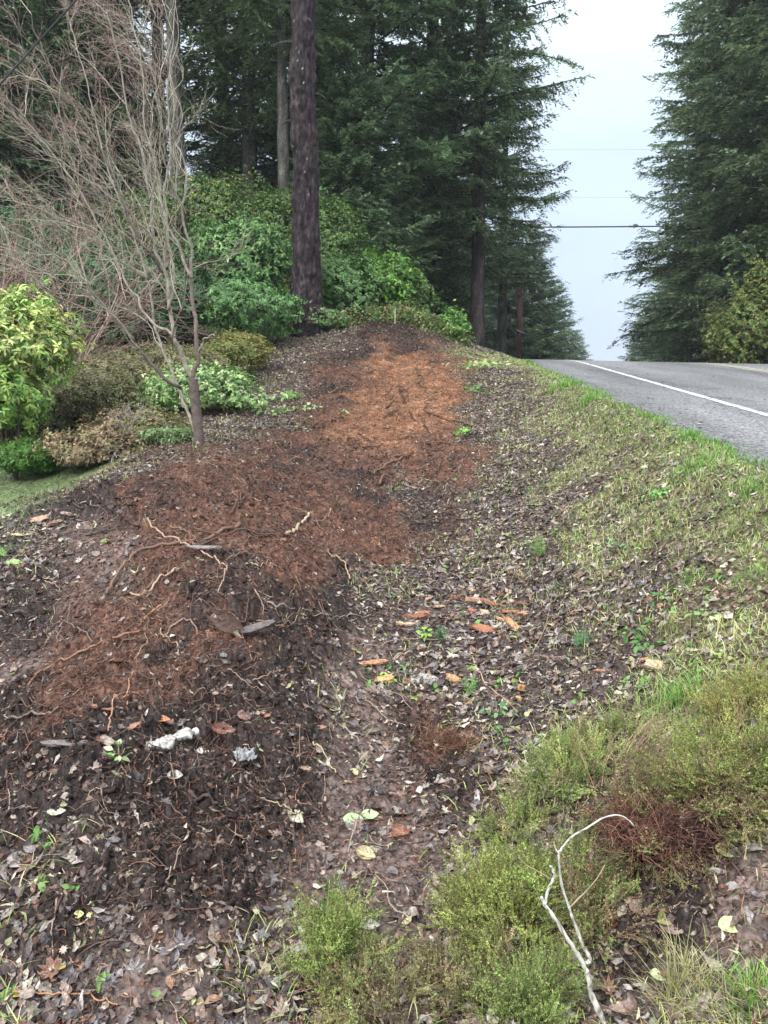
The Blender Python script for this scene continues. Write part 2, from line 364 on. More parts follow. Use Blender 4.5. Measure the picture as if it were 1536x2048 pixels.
def scatter(mb, T, P, Nn, yaw, tilt, size, cols, curl=None, fold=None, wid=None, twist=None, jit=0.0, bend=None):
    V, F = T; n = len(P); k = len(V)
    if n == 0: return
    L = np.repeat(V[None], n, 0).copy()
    if wid is not None: L[:, :, 1] *= wid[:, None]
    if wid is not None and np.abs(V[:, 2]).max() > .1: L[:, :, 2] *= wid[:, None]
    if jit: L += rng.normal(0, jit, L.shape) * np.array([1, 1, .8])
    if fold is not None: L[:, :, 2] += fold[:, None] * np.abs(L[:, :, 1])
    if curl is not None: L[:, :, 2] += curl[:, None] * (L[:, :, 0] ** 2 + .6 * L[:, :, 1] ** 2)
    if bend is not None: L[:, :, 1] += bend[:, None] * (L[:, :, 0] ** 2); 
    if twist is not None: L[:, :, 2] += twist[:, None] * L[:, :, 0] * L[:, :, 1] * 3
    L *= size[:, None, None]
    R = frames(Nn, yaw, tilt, rng.uniform(0, 2 * PI, n))
    W = np.einsum('nij,nkj->nki', R, L) + P[:, None]
    FF = (F[None] + (np.arange(n) * k)[:, None, None]).reshape(-1, F.shape[1])
    cc = np.repeat(cols[:, None], k, 1)
    if k > 4: cc = cc * (1 + rng.uniform(-.12, .12, (n, k, 1)))
    mb.add(W.reshape(-1, 3), FF, cc.reshape(-1, 3))

# ================================================================== the setting: ground and road
ZC = np.array([(.225,.108,.058),(.110,.051,.033),(.023,.0155,.0145),(.115,.082,.073),(.058,.043,.038),(.13,.13,.062),(.12,.16,.07)])
def soil_colour(X, Y, z7):
    X = np.asarray(X).ravel(); Y = np.asarray(Y).ravel()
    w = z7 ** 1.1; w = w / w.sum(1, keepdims=True); c = w @ ZC
    k = fbm(X * 6, Y * 6, 61, 4); k2 = fbm(X * 40, Y * 40, 62, 3)
    c = c * (1 + 1.3 * (k - .5))[:, None] * (1 + 1.3 * (k2 - .5))[:, None]
    return c
def build_ground():
    aa = np.concatenate([np.linspace(-180, -44, 40)[:-1], np.linspace(-44, 41, 1010), np.linspace(41.15, 62, 140), np.linspace(62, 180, 40)[1:]]) * PI / 180
    rr = np.concatenate([[.05, .3, .7, 1.0], np.geomspace(1.25, 26, 1250), np.geomspace(26.4, 160, 90)[1:], np.geomspace(175, 4000, 14)])
    A, R = np.meshgrid(aa, rr); X = R * np.sin(A); Y = R * np.cos(A)
    z7 = zones(X, Y); Z = H(X, Y, z7)
    far = rr > 165
    Z[far] = (Z[np.argmax(far) - 1][None] * .3 - 9 - (rr[far][:, None] - 160) * .02)
    V = np.stack([X, Y, Z], -1).reshape(-1, 3); nr, nc = A.shape
    i = np.arange(nr - 1)[:, None] * nc; j = np.arange(nc - 1)[None]
    F = np.stack([i + j, i + nc + j, i + nc + j + 1, i + j + 1], -1).reshape(-1, 4)[:, ::-1]
    C = soil_colour(X, Y, z7)
    me = raw_mesh('ground', V, [F], C, M['soil'], True)
    tag(obj('ground', me), kind='structure')
build_ground()

def mat_asphalt():
    m = bpy.data.materials.new('asphalt'); m.use_nodes = True; t = m.node_tree; L = t.links
    b = t.nodes['Principled BSDF']; tc = N(t, 'ShaderNodeTexCoord')
    n1 = N(t, 'ShaderNodeTexNoise'); n1.inputs['Scale'].default_value = 38; n1.inputs['Detail'].default_value = 4; L.new(tc.outputs['Object'], n1.inputs[0])
    n2 = N(t, 'ShaderNodeTexNoise'); n2.inputs['Scale'].default_value = .9; n2.inputs['Detail'].default_value = 5; L.new(tc.outputs['Object'], n2.inputs[0])
    vo = N(t, 'ShaderNodeTexVoronoi'); vo.inputs['Scale'].default_value = 75; L.new(tc.outputs['Object'], vo.inputs[0])
    r = N(t, 'ShaderNodeValToRGB'); e = r.color_ramp.elements; e[0].position = .36; e[0].color = (.04, .04, .045, 1); e[1].position = .64; e[1].color = (.27, .27, .275, 1)
    L.new(n1.outputs[0], r.inputs[0])
    mr = N(t, 'ShaderNodeMapRange'); mr.inputs['From Min'].default_value = .35; mr.inputs['From Max'].default_value = .65; mr.inputs['To Min'].default_value = .68; mr.inputs['To Max'].default_value = 1.25
    L.new(n2.outputs[0], mr.inputs[0]); vm = N(t, 'ShaderNodeVectorMath', operation='SCALE'); L.new(r.outputs[0], vm.inputs[0]); L.new(mr.outputs[0], vm.inputs['Scale'])
    mp = N(t, 'ShaderNodeMapping'); mp.inputs['Scale'].default_value = (1.1, .16, 1); mp.inputs['Rotation'].default_value = (0, 0, -.07); L.new(tc.outputs['Object'], mp.inputs[0]); L.new(mp.outputs[0], n2.inputs[0])
    nd = N(t, 'ShaderNodeTexNoise'); nd.inputs['Scale'].default_value = 2.5; nd.inputs['Detail'].default_value = 5; L.new(tc.outputs['Object'], nd.inputs[0])
    va = N(t, 'ShaderNodeVectorMath', operation='MULTIPLY_ADD'); va.inputs[1].default_value = (.5, .5, .5); L.new(nd.outputs['Color'], va.inputs[0]); L.new(tc.outputs['Object'], va.inputs[2])
    vc = N(t, 'ShaderNodeTexVoronoi', feature='DISTANCE_TO_EDGE'); vc.inputs['Scale'].default_value = .42; L.new(va.outputs[0], vc.inputs[0])
    mc = N(t, 'ShaderNodeMapRange'); mc.inputs['From Min'].default_value = .002; mc.inputs['From Max'].default_value = .010; mc.inputs['To Min'].default_value = .45; L.new(vc.outputs['Distance'], mc.inputs[0])
    v2 = N(t, 'ShaderNodeVectorMath', operation='SCALE'); L.new(vm.outputs[0], v2.inputs[0]); L.new(mc.outputs[0], v2.inputs['Scale'])
    L.new(v2.outputs[0], b.inputs['Base Color']); b.inputs['Roughness'].default_value = .62; b.inputs['Specular IOR Level'].default_value = .35
    bp = N(t, 'ShaderNodeBump'); bp.inputs['Strength'].default_value = .8; bp.inputs['Distance'].default_value = .006; L.new(vo.outputs[0], bp.inputs['Height']); L.new(bp.outputs[0], b.inputs['Normal'])
    return m
def mat_paint(name, c):
    m = bpy.data.materials.new(name); m.use_nodes = True; t = m.node_tree; L = t.links; b = t.nodes['Principled BSDF']
    tc = N(t, 'ShaderNodeTexCoord'); n = N(t, 'ShaderNodeTexNoise'); n.inputs['Scale'].default_value = 28; n.inputs['Detail'].default_value = 6; L.new(tc.outputs['Object'], n.inputs[0])
    r = N(t, 'ShaderNodeValToRGB'); e = r.color_ramp.elements; e[0].position = .40; e[0].color = (.17, .17, .17, 1); e[1].position = .56; e[1].color = (*c, 1)
    L.new(n.outputs[0], r.inputs[0]); L.new(r.outputs[0], b.inputs['Base Color']); b.inputs['Roughness'].default_value = .6
    return m
def strip(name, o0, o1, mat, lift, y0=-3, y1=160, n=500, ragged=0, cols=14, thick=0):
    ys = np.concatenate([np.linspace(y0, 40, n), np.linspace(40.5, y1, 60)])
    V = []
    L = road_left(ys)
    rg = (fbm(ys * 3, ys * 0 + 3, 7, 3) - .5) * ragged + (fbm(ys * 14, ys * 0 + 8, 8, 2) - .5) * ragged * .4
    for k in range(cols):
        f = k / (cols - 1); x = L + o0 + rg * (1 - f) + (o1 - o0) * f
        V.append(np.stack([x, ys, road_z(x, ys) + lift], 1))
    if thick:
        V.insert(0, V[0] - np.array([.03, 0, thick]))
    V = np.stack(V, 1); nr, nc = V.shape[:2]
    i = np.arange(nr - 1)[:, None] * nc; j = np.arange(nc - 1)[None]
    F = np.stack([i + j, i + j + 1, i + nc + j + 1, i + nc + j], -1).reshape(-1, 4)
    return tag(obj(name, raw_mesh(name, V.reshape(-1, 3), [F], None, mat, True)), kind='structure')
strip('road', 0, ROADW, mat_asphalt(), 0.0, ragged=.22, thick=.07)
wp = mat_paint('white_road_paint', (.72, .73, .72)); yp = mat_paint('yellow_road_paint', (.62, .56, .36))
strip('road_edge_line', 1.12, 1.23, wp, .004, cols=2)
strip('road_edge_line', ROADW - 1.2, ROADW - 1.09, wp, .004, cols=2)
strip('road_centre_line', 4.50, 4.60, yp, .004, cols=2)
strip('road_centre_line', 4.72, 4.82, yp, .004, cols=2)

# ================================================================== conifers
BARK_D = np.array([.050, .040, .040]); BARK_G = np.array([.11, .105, .095])
def trunk_mesh(name, h, r0, r1, col, lean=(0, 0), sides=20, rings=90, bmp=.05, flare=.3, specks=0):
    z = np.linspace(-.6, h, rings); th = np.arange(sides) * 2 * PI / sides
    Zg, Tg = np.meshgrid(z, th, indexing='ij')
    t = np.clip(Zg / h, 0, 1)
    R = r0 * (1 - t) + r1 * t + r0 * flare * np.exp(-np.clip(Zg, 0, None) / .5)
    R = R * (1 + bmp * 2 * (fbm(Tg * 5, Zg * 2.2, int(r0 * 999), 4) - .5))
    if specks: R = R * (1 + .09 * (np.abs(fbm(Tg * 11, Zg * 3.4, 5, 3) - .5) * 4 - .7)) + .012 * np.sin(Zg * 7.3 + 2 * np.sin(Zg * 2.1)) ** 8
    X = R * np.cos(Tg) + lean[0] * t * h + .12 * (fbm(Zg * .35, Zg * 0, 3, 2) - .5) * 2 * sstep(0, 3, Zg)
    Y = R * np.sin(Tg) + lean[1] * t * h
    V = np.stack([X, Y, Zg], -1).reshape(-1, 3)
    i = np.arange(rings - 1)[:, None] * sides; j = np.arange(sides)[None]; j2 = (j + 1) % sides
    F = np.stack([i + j, i + j2, i + sides + j2, i + sides + j], -1).reshape(-1, 4)
    k = fbm(Tg * 4, Zg * 4, 77, 4).reshape(-1, 1)
    k2 = (np.abs(fbm(Tg * 11, Zg * 3.4, 5, 3) - .5) * 4).reshape(-1, 1); C = col[None] * (1 + 1.6 * (k - .5)) * (.55 + .8 * k2)
    if specks:
        s = (hash2((Tg * 60).astype(int), (Zg * 60).astype(int), 4) > 1 - specks).reshape(-1)
        C[s] = np.array([.30, .32, .30]) * rng.uniform(.5, 1.1, (s.sum(), 1))
    return raw_mesh(name, V, [F], C, M['bark'], True)
T_SPR = (np.array([(-.5, 0, 0), (-.05, .16, .03), (.5, 0, -.02), (-.05, -.16, .03)]), np.array([[0, 1, 2, 3]]))
def conifer_data(h, base, rmax, seed, col, tip, dens=1.0, droop=.16, nb=6, wisp=1.0):
    nb = nb + 2
    """crown and limb meshes of one conifer"""
    g = np.random.default_rng(seed); mb = MB(); lb = MB()
    P, Nn, yaw, tilt, size, cc, wid = [], [], [], [], [], [], []
    z = base
    r0 = h * .0145
    while z < h - .4:
        t = (z - base) / (h - base)
        prof = (1 - t) ** .72 * (.55 + .45 * sstep(0, .12, t)) * rmax
        nbr = nb if t < .8 else 4
        a0 = g.uniform(0, 2 * PI)
        for b in range(nbr):
            az = a0 + b * 2 * PI / nbr + g.uniform(-.35, .35); L = prof * g.uniform(.5, 1.22) + .25
            if g.random() < .05: L *= 1.12
            z0 = z + g.uniform(-.2, .2); e0 = g.uniform(-.12, .22) + .35 * t
            s = np.linspace(0, 1, 9); rr = s * L
            dz = rr * e0 - droop * L * s ** 2 * g.uniform(.5, 1.9) + .14 * L * s ** 4 * g.uniform(0, 1.6)
            wob = .05 * L * np.sin(s * g.uniform(2, 5) + g.uniform(0, 6)) * s
            dx, dy = math.cos(az), math.sin(az)
            C0 = np.stack([dx * rr - dy * wob, dy * rr + dx * wob, z0 + dz], 1)
            lb.tube(C0, np.linspace(.011 * L + .012, .006, 9), BARK_G * .7 if g.random() < .4 else BARK_D, 3)
            m = max(5, int(L / .085 * dens)); ss = np.sort(g.uniform(.14, 1, m)); ss[-1] = 1
            px = np.interp(ss, s, C0[:, 0]); py = np.interp(ss, s, C0[:, 1]); pz = np.interp(ss, s, C0[:, 2])
            side = np.where(np.arange(m) % 2, 1, -1); ang = az + side * g.uniform(.5, 1.15, m); ang[-1] = az
            tl = ((.30 * L * (1 - ss) + .40) * g.uniform(.5, 1.2, m)) * np.where(ss < .3, .8, 1)
            td = -g.uniform(.05, .75, m) * wisp; bc = g.uniform(.5, 1.5)
            for q in range(m):
                nq = max(2, int(tl[q] / .062)); f = (np.arange(nq) + .5) / nq * tl[q]
                P.append(np.stack([px[q] + math.cos(ang[q]) * f, py[q] + math.sin(ang[q]) * f, pz[q] + td[q] * f * (f + .2) / (tl[q] + .2)], 1))
                P[-1] += g.normal(0, .022, P[-1].shape)
                yaw.append(np.full(nq, ang[q]) + g.uniform(-.75, .75, nq)); size.append(g.uniform(.15, .29, nq)); wid.append(g.uniform(.75, 1.25, nq))
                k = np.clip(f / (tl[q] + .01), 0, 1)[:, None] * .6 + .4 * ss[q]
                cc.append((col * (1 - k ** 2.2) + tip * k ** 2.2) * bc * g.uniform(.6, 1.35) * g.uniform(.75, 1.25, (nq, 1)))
        z += g.uniform(.46, .80) * (.65 if h < 20 else 1) * (1 if t < .8 else .7) * (.9 + h / 90)
    P = np.concatenate(P); n = len(P); yaw = np.concatenate(yaw)
    Nn = np.stack([g.normal(0, .32, n), g.normal(0, .32, n), np.ones(n)], 1)
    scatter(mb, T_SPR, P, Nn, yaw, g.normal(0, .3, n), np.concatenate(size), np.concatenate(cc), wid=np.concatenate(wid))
    # leader
    return mb.mesh('crown', M['needle']), lb.mesh('limbs', M['bark'])
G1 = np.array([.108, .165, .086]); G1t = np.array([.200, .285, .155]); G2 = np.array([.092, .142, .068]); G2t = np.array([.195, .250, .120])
VAR = []
for k, (h, b, r, col, tip, dens, dr, nb, wsp) in enumerate([
    (32, 4.6, 5.2, (G1 + G2) / 2, (G1t + G2t) / 2, .9, .14, 6, 1.0), (29, .9, 5.0, G1, G1t, 1.0, .22, 6, 1.2), (30, 7.5, 4.8, G2, G2t, .8, .16, 5, 1.4),
    (14, .2, 4.2, G1 * 1.1, G1t, 1.3, .08, 8, .7), (27, 1.2, 5.2, G2, G2t * .9, 1.0, .26, 6, 1.6), (31, 2.4, 4.9, G1 * 1.25, G1t * 1.2, .9, .12, 6, .8), (30, 13, 4.6, G2, G2t, .8, .2, 5, 1.3)]):
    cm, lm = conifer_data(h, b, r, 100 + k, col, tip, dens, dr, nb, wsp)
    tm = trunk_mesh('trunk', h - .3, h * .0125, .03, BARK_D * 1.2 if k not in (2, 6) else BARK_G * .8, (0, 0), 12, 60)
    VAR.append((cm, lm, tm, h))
def conifer(u, Y, k, s, label, group=None, rz=None, name='conifer_tree', X=None, sxy=None):
    x = (u - 768) / FPX * (Y * _cp + .0) if X is None else X
    x = atY(u, 700, Y)[0] if X is None else X
    z = float(base_h(np.array([x]), np.array([Y]))[0])
    cm, lm, tm, h = VAR[k]
    t = empty(name, (x, Y, z - .05), rng.uniform(0, 6.28) if rz is None else rz); t.scale = (sxy or s, sxy or s, s)
    tag(t, label, 'tree', group)
    obj('trunk', tm, t); obj('limbs', lm, t); obj('crown', cm, t)
    return t
gl = 'conifers left of the road'; gr = 'conifers right of the road'; gb = 'conifers in the dark forest behind the garden'
conifer(953, 31, 0, .95, 'tall conifer nearest the road on its left side, long branches reaching over the sky gap', gl, 1.0, 'fir_tree', sxy=.70)
conifer(735, 30, 5, .95, 'bluish green dense conifer just right of the tall bare dark trunk', gl, 2.0, 'fir_tree')
conifer(860, 36, 5, 1.0, 'dense conifer between the bluish one and the roadside one', gl, 0.4, 'fir_tree')
conifer(1003, 46, 2, .78, 'thin sparse conifer showing sky through it, behind the roadside conifer', gl, 5.0, 'fir_tree')
conifer(1015, 66, 3, 1.0, 'small conifer past the road crest, left of the reddish pole', 'small conifers past the road crest', 1.2)
conifer(1062, 68, 3, .98, 'rounded conifer behind the reddish utility pole', 'small conifers past the road crest', 3.0)
conifer(1105, 82, 3, .92, 'small conifer past the road crest, second from the sky gap', 'small conifers past the road crest', 2.2)
conifer(1152, 105, 3, .86, 'smallest pale conifer at the left edge of the sky gap', 'small conifers past the road crest', 5.5)
conifer(1180, 130, 3, .75, 'faint distant conifer top at the bottom of the sky gap', 'small conifers past the road crest', 0.5)
conifer(1425, 42, 1, 1.1, 'tall dark conifer right of the road with its branch tips bordering the sky gap', gr, 2.6, 'spruce_tree', sxy=1.0)
conifer(1512, 39, 4, 1.2, 'large lighter green drooping conifer at the right edge of the photo', gr, 1.1, 'spruce_tree')
conifer(1600, 35, 1, 1.15, 'conifer mostly cut off by the right edge of the photo', gr, 4.1, 'spruce_tree')
conifer(1375, 56, 5, 1.0, 'tall conifer standing behind the dark one that borders the sky gap', gr, 0.3, 'spruce_tree')
conifer(1470, 50, 1, 1.15, 'tall conifer filling the gap between the two big right side ones', gr, 3.0, 'spruce_tree')
conifer(1345, 68, 3, 1.0, 'low conifer right of the sky gap beside the crest of the road', gr, 2.0)
conifer(1283, 88, 3, .8, 'small ragged conifer at the foot of the sky gap on its right', gr, 0.9)
conifer(1235, 120, 3, .72, 'faint far conifer top right of the lowest sky', gr, 4.9)
conifer(460, 36, 2, 1.0, 'grey trunked conifer with sparse drooping branches between bare tree and dark trunk', gb, .8, 'fir_tree')
conifer(368, 27, 6, .98, 'conifer with lichen grey trunk rising behind the bare tree', gb, 2.1, 'fir_tree', sxy=.8)
conifer(508, 31, 2, .9, 'sparse drooping conifer in the gap left of the tall dark trunk', gb, 4.4, 'fir_tree')
conifer(645, 42, 5, 1.0, 'conifer right behind the tall bare dark trunk', gb, 1.8, 'fir_tree')
conifer(30, 29, 1, .9, 'dark conifer in the top left corner behind the bare twigs', gb, .2, 'fir_tree')
conifer(190, 38, 0, 1.0, 'dark conifer behind the pinkish twig tops', gb, 3.3, 'fir_tree')
conifer(573, 26, 6, .62, 'slim grey mossy trunk right beside the left side of the tall dark trunk', gb, 1.7, 'fir_tree')
conifer(335, 31, 6, .9, 'pale grey trunk just left of the lichen grey trunk', gb, 3.1, 'fir_tree')
conifer(262, 33, 6, 1.0, 'bare trunked conifer left of the lichen grey trunk', gb, 1.3, 'fir_tree')
gy = 'young conifers under the tall ones left of the road'
for (u_, Y_, s_) in [(698, 27, .62), (842, 33, .6), (640, 33, .72), (455, 33, .6), (555, 36, .66), (240, 30, .8), (130, 28, .8), (-20, 27, .8)]:
    conifer(u_, Y_, 3, s_, 'young bushy conifer filling the gap under the tall conifers left of the road', gy)
bk = [(-60,48,1),(90,52,4),(150,60,1),(240,50,1),(330,56,4),(410,52,1),(490,62,0),(600,64,1),(690,55,1),(760,62,4),(830,58,1),(905,60,5),(-160,36,1),(-260,44,4),(560,80,1),(380,78,4),(200,82,1),(700,84,1),(20,84,4),(860,86,1),(940,74,3)]
for (u_, Y_, k_) in bk:
    conifer(u_, Y_, k_, (.42 if 300 < u_ < 850 else 1) * rng.uniform(.92, 1.15), 'dark conifer deep in the forest, merged with its neighbours', 'conifers merged in the deep forest')
for (u_, Y_, k_) in [(1640,40,1),(1560,62,4),(1700,30,4)]:
    conifer(u_, Y_, k_, 1.05, 'conifer in the shaded stand at the far right', 'conifers in the shaded stand at right')

# the tall bare trunk near the garden
def bare_trunk():
    b = atY(614, 640, 20.2); z = float(base_h(np.array([b[0]]), np.array([b[1]]))[0])
    t = empty('tall_conifer_tree', (b[0], b[1], z)); tag(t, 'tall straight dark purplish trunk without low branches behind the green shrubs', 'tree')
    obj('trunk', trunk_mesh('trunk', 27, .352, .05, np.array([.040, .031, .034]), (-.001, 0), 56, 620, .22, .12, specks=.003), t)
    for (zz, az, L) in [(5.0, 2.9, .35), (5.6, .3, .3), (6.7, 3.3, .45), (7.8, 3.0, .7), (8.9, 5.9, .3), (9.5, .1, .25), (4.1, 0.2, .2), (10.4, 3.3, .5), (3.2, 3.0, .2), (7.1, 5.2, .2), (9.9, 4.4, .2)]:
        sb = MB(); sb.tube([(math.cos(az) * q * L + math.cos(az) * .25, math.sin(az) * (.25 + q * L), zz + .1 * q - .2 * q * q) for q in np.linspace(0, 1, 5)], np.linspace(.035, .012, 5), (.07, .06, .055), 6)
        sb.build('dead_stub', M['bark'], t)
    cm, lm = conifer_data(28, 14.5, 3.6, 321, G1, G1t, .8, .2, 5, 1.3)
    obj('limbs', lm, t); obj('crown', cm, t)
    # whorl knots
    return t
bare_trunk()

# ================================================================== utility pole and cables
def pole():
    p = atY(1038, 700, 60); x, y = p[0], p[1]; z = float(base_h(np.array([x]), np.array([y]))[0])
    t = empty('utility_pole', (x, y, z)); tag(t, 'reddish brown wooden utility pole in front of conifers past the road crest', 'pole')
    top = 1.6 + 215 / 1600 * 60 - z
    m = MB(); m.tube([(0, 0, -1), (0, 0, top * .5), (0, 0, top)], [.24, .21, .17], (.055, .026, .022), 14); m.build('post', M['bark'], t, True)
    m = MB(); c = (.06, .055, .05)
    for (a, b, h_) in ((-1.3, 1.3, top - .45),):
        V = [(x_, y_, z_) for z_ in (h_ - .05, h_ + .05) for (x_, y_) in ((a, -.30), (b, -.30), (b, -.18), (a, -.18))]
        m.add(V, [[0, 1, 2, 3], [7, 6, 5, 4], [0, 4, 5, 1], [1, 5, 6, 2], [2, 6, 7, 3], [3, 7, 4, 0]], c)
    arm = m.build('crossarm', M['bark'], t)
    for x_ in (-1.15, -.5, .5, 1.15):
        m = MB(); m.tube([(x_, -.24, top - .38), (x_, -.24, top - .3), (x_, -.24, top - .22), (x_, -.24, top - .14)], [.03, .07, .04, .05], (.3, .32, .33), 8); m.build('insulator', M['metal'], arm, True)
    m = MB(); m.tube([(-.3, -.22, top * .62), (.05, -.26, top * .60), (.4, -.22, top * .58)], .04, (.25, .24, .22), 6); m.build('bracket', M['metal'], t, True)
    return t
pole()
def cable(name, A, B, sag, r, c, label, part_group='overhead cables crossing the road'):
    s = np.linspace(0, 1, 60)[:, None]; P = np.array(A) * (1 - s) + np.array(B) * s; P[:, 2] -= sag * 4 * (s * (1 - s))[:, 0]
    m = MB(); m.tube(P, r, c, 5); o = m.build(name, M['metal'], None, True); tag(o, label, 'cable', part_group); return o
def zc(v, Y): return atY(1170, v, Y)[2]
cable('overhead_cable', (-14, 44, zc(437, 44)), (34, 40, zc(425, 40)), .55, .034, (.05, .055, .06), 'lowest and darkest cable crossing the sky gap')
cable('overhead_cable', (-14, 58, zc(383, 58)), (44, 56, zc(380, 56)), .45, .009, (.4, .43, .46), 'faint middle cable crossing the sky gap')
cable('overhead_cable', (-14, 58, zc(287, 58)), (44, 56, zc(284, 56)), .45, .010, (.4, .43, .46), 'faint uppermost cable crossing the sky gap')
a_, b_ = atY(0, 168, 6.5), atY(152, 0, 7.5); d_ = b_ - a_
cable('overhead_cable', a_ - d_ * 3, b_ + d_ * 6, .0, .0085, (.012, .012, .013), 'black cable cutting diagonally across the top left corner', None)

# ================================================================== shrubs
def shift(T): return (T[0] + np.array([.5, 0, 0]), T[1])
LT = {'long': shift(leaf_tpl([.015, .15, .19, .13, .01])), 'oval': shift(leaf_tpl([.02, .24, .30, .20, .01])), 'tiny': shift(leaf_tpl([.02, .24, .02], 2))}
def sphere_dirs(n, up=.25):
    d = rng.normal(size=(n, 3)); d[:, 2] += up; return d / np.linalg.norm(d, axis=1, keepdims=True)
def shrub(name, label, u, v, Y, rx, rz, n, leaf, pal, T='long', per=6, ry=None, cat='shrub', group=None, stems=7, lump=.7, spread=.16, droop=-.35, mat='leafy', fill=.35, seed=0, base_v=None, size_var=.25, stemc=(.09, .07, .055), sink=None):
    """u, v = photo place of the crown's middle; rx, rz half sizes in photo pixels at distance Y"""
    if T != "tiny": leaf *= .68; n = int(n * 1.9)
    c = atY(u, v, Y); px = Y / FPX; rx = rx * px; rz = rz * px; ry = ry or rx * .9
    g0 = float(base_h(np.array([c[0]]), np.array([c[1]]))[0])
    if sink is not None: c[2] = g0 + rz * sink
    t = empty(name, (c[0], c[1], g0)); tag(t, label, cat, group)
    d = sphere_dirs(n); k = fbm(d[:, 0] * 2.6 + d[:, 2] * 1.9 + seed, d[:, 1] * 2.6 - d[:, 2] * 1.7 + seed * 3, 50 + seed, 3)
    k3 = fbm(d[:, 0] * 8 + d[:, 2] * 7 + seed, d[:, 1] * 8 - d[:, 2] * 6, 70 + seed, 2)
    rad = (1 - lump + lump * 2 * k) * (.86 + .28 * k3) * (1 - fill * rng.random(n) ** 1.6)
    rad = np.where(rng.random(n) < .07, rad * rng.uniform(1.08, 1.3, n), rad)
    P = d * rad[:, None] * np.array([rx, ry, rz]) + np.array([0, 0, c[2] - g0])
    P[:, 2] = np.maximum(P[:, 2], .04 + rng.random(n) * .15)
    ax = d * .8 + np.array([0, 0, .55]) + rng.normal(0, .3, (n, 3))
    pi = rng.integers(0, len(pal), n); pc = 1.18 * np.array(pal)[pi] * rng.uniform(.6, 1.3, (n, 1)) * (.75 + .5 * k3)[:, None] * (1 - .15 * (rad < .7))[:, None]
    mb = MB(); per_i = np.repeat(np.arange(n), per); m = len(per_i)
    yaw = np.tile(np.arange(per) * 2 * PI / per, n) + np.repeat(rng.uniform(0, 6.28, n), per) + rng.normal(0, .2, m)
    off = rng.normal(0, leaf * spread, (m, 3))
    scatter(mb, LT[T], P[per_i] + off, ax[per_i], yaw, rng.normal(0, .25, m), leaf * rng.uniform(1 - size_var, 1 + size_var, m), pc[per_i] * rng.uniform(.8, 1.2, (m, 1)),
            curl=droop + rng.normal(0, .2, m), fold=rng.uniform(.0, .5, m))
    mb.build('foliage', M[mat], t)
    if stems:
        sb = MB()
        for q in range(stems):
            e = P[rng.integers(n)] * np.array([.8, .8, .85]); e[2] = max(e[2], rz * .5)
            s = np.linspace(0, 1, 7)[:, None]; b0 = np.array([rng.normal(0, rx * .08), rng.normal(0, rx * .08), -.05])
            C = b0 * (1 - s) + e * s; C[:, :2] *= (s ** .5 * .4 + .6 * s) ; C += rng.normal(0, .025, C.shape) * rx
            sb.tube(C, np.linspace(.022 * rx + .006, .004, 7), stemc, 5)
            for w in range(4):
                i0 = rng.integers(2, 6); e2 = C[i0] + rng.normal(0, .25, 3) * np.array([rx, ry, rz]) + np.array([0, 0, .15 * rz])
                sb.tube(C[i0] * (1 - s) + e2 * s, np.linspace(.008 * rx + .003, .002, 7), stemc, 4)
        sb.build('stems', M['twig'], t)
    return t
RG = [(.13, .25, .075), (.10, .20, .065), (.17, .29, .10), (.08, .16, .055)]
RD = [(.055, .12, .05), (.07, .15, .06), (.045, .10, .045), (.09, .17, .07)]
YG = [(.36, .46, .15), (.46, .52, .18), (.25, .38, .11), (.18, .30, .08), (.52, .52, .22)]
BG = [(.15, .30, .055), (.11, .24, .05), (.20, .36, .07), (.08, .18, .04)]
FG = [(.10, .18, .055), (.13, .22, .06), (.08, .145, .045), (.17, .23, .07)]
shrub('rhododendron_bush', 'bright yellow green rhododendron at the left edge', 5, 695, 11, 130, 102, 950, .125, YG, per=7, seed=1, lump=.55, stems=9)
shrub('rhododendron_bush', 'low yellow green rhododendron branch mass under the bright bush at the left edge', 22, 795, 10.6, 70, 62, 240, .12, [(.22, .36, .09), (.16, .30, .07), (.34, .46, .12)], per=7, seed=2, stems=6)
shrub('rhododendron_bush', 'large rounded green rhododendron left of the tall dark trunk', 488, 530, 21.3, 112, 82, 1500, .17, RG, per=7, seed=3, lump=.42)
shrub('rhododendron_bush', 'lower green rhododendron with bare stems showing beneath, left of the dark trunk', 500, 622, 19, 92, 52, 1000, .12, [(.11, .23, .075), (.085, .18, .06), (.14, .27, .09)], per=6, seed=4, lump=.45, stems=12, stemc=(.22, .20, .17))
shrub('rhododendron_bush', 'dark green rhododendron thicket behind the bare tree stems', 300, 600, 20, 135, 95, 1700, .14, RD, per=6, seed=5)
shrub('rhododendron_bush', 'shaded green shrub behind the yellow green rhododendron', 150, 590, 22, 120, 90, 1500, .15, RD, per=6, seed=6)
shrub('evergreen_shrub', 'dark shrub behind the twigs at the far left', 20, 520, 24, 150, 90, 1500, .15, RD, per=6, seed=16)
shrub('evergreen_shrub', 'mid green shrub behind the bare tree with scattered yellow leaves', 430, 430, 26, 95, 75, 2200, .09, FG * 6 + [(.5, .46, .08)], T='oval', per=4, seed=7)
shrub('evergreen_shrub', 'fine leaved green shrub left of the upper part of the shrub belt', 330, 470, 27, 100, 80, 2000, .10, FG, T='oval', per=4, seed=17)
shrub('evergreen_shrub', 'tall mid green shrub immediately right of the dark trunk', 655, 490, 23.5, 68, 100, 2400, .085, FG + RG[:1], T='oval', per=4, seed=8)
shrub('evergreen_shrub', 'mid green shrub left against the dark trunk', 545, 450, 25, 60, 70, 1500, .085, FG, T='oval', per=4, seed=18)
shrub('evergreen_shrub', 'green shrub with glossy leaves on the bank above the soil heap', 690, 580, 22, 85, 65, 1500, .10, RG, T='oval', per=5, seed=9)
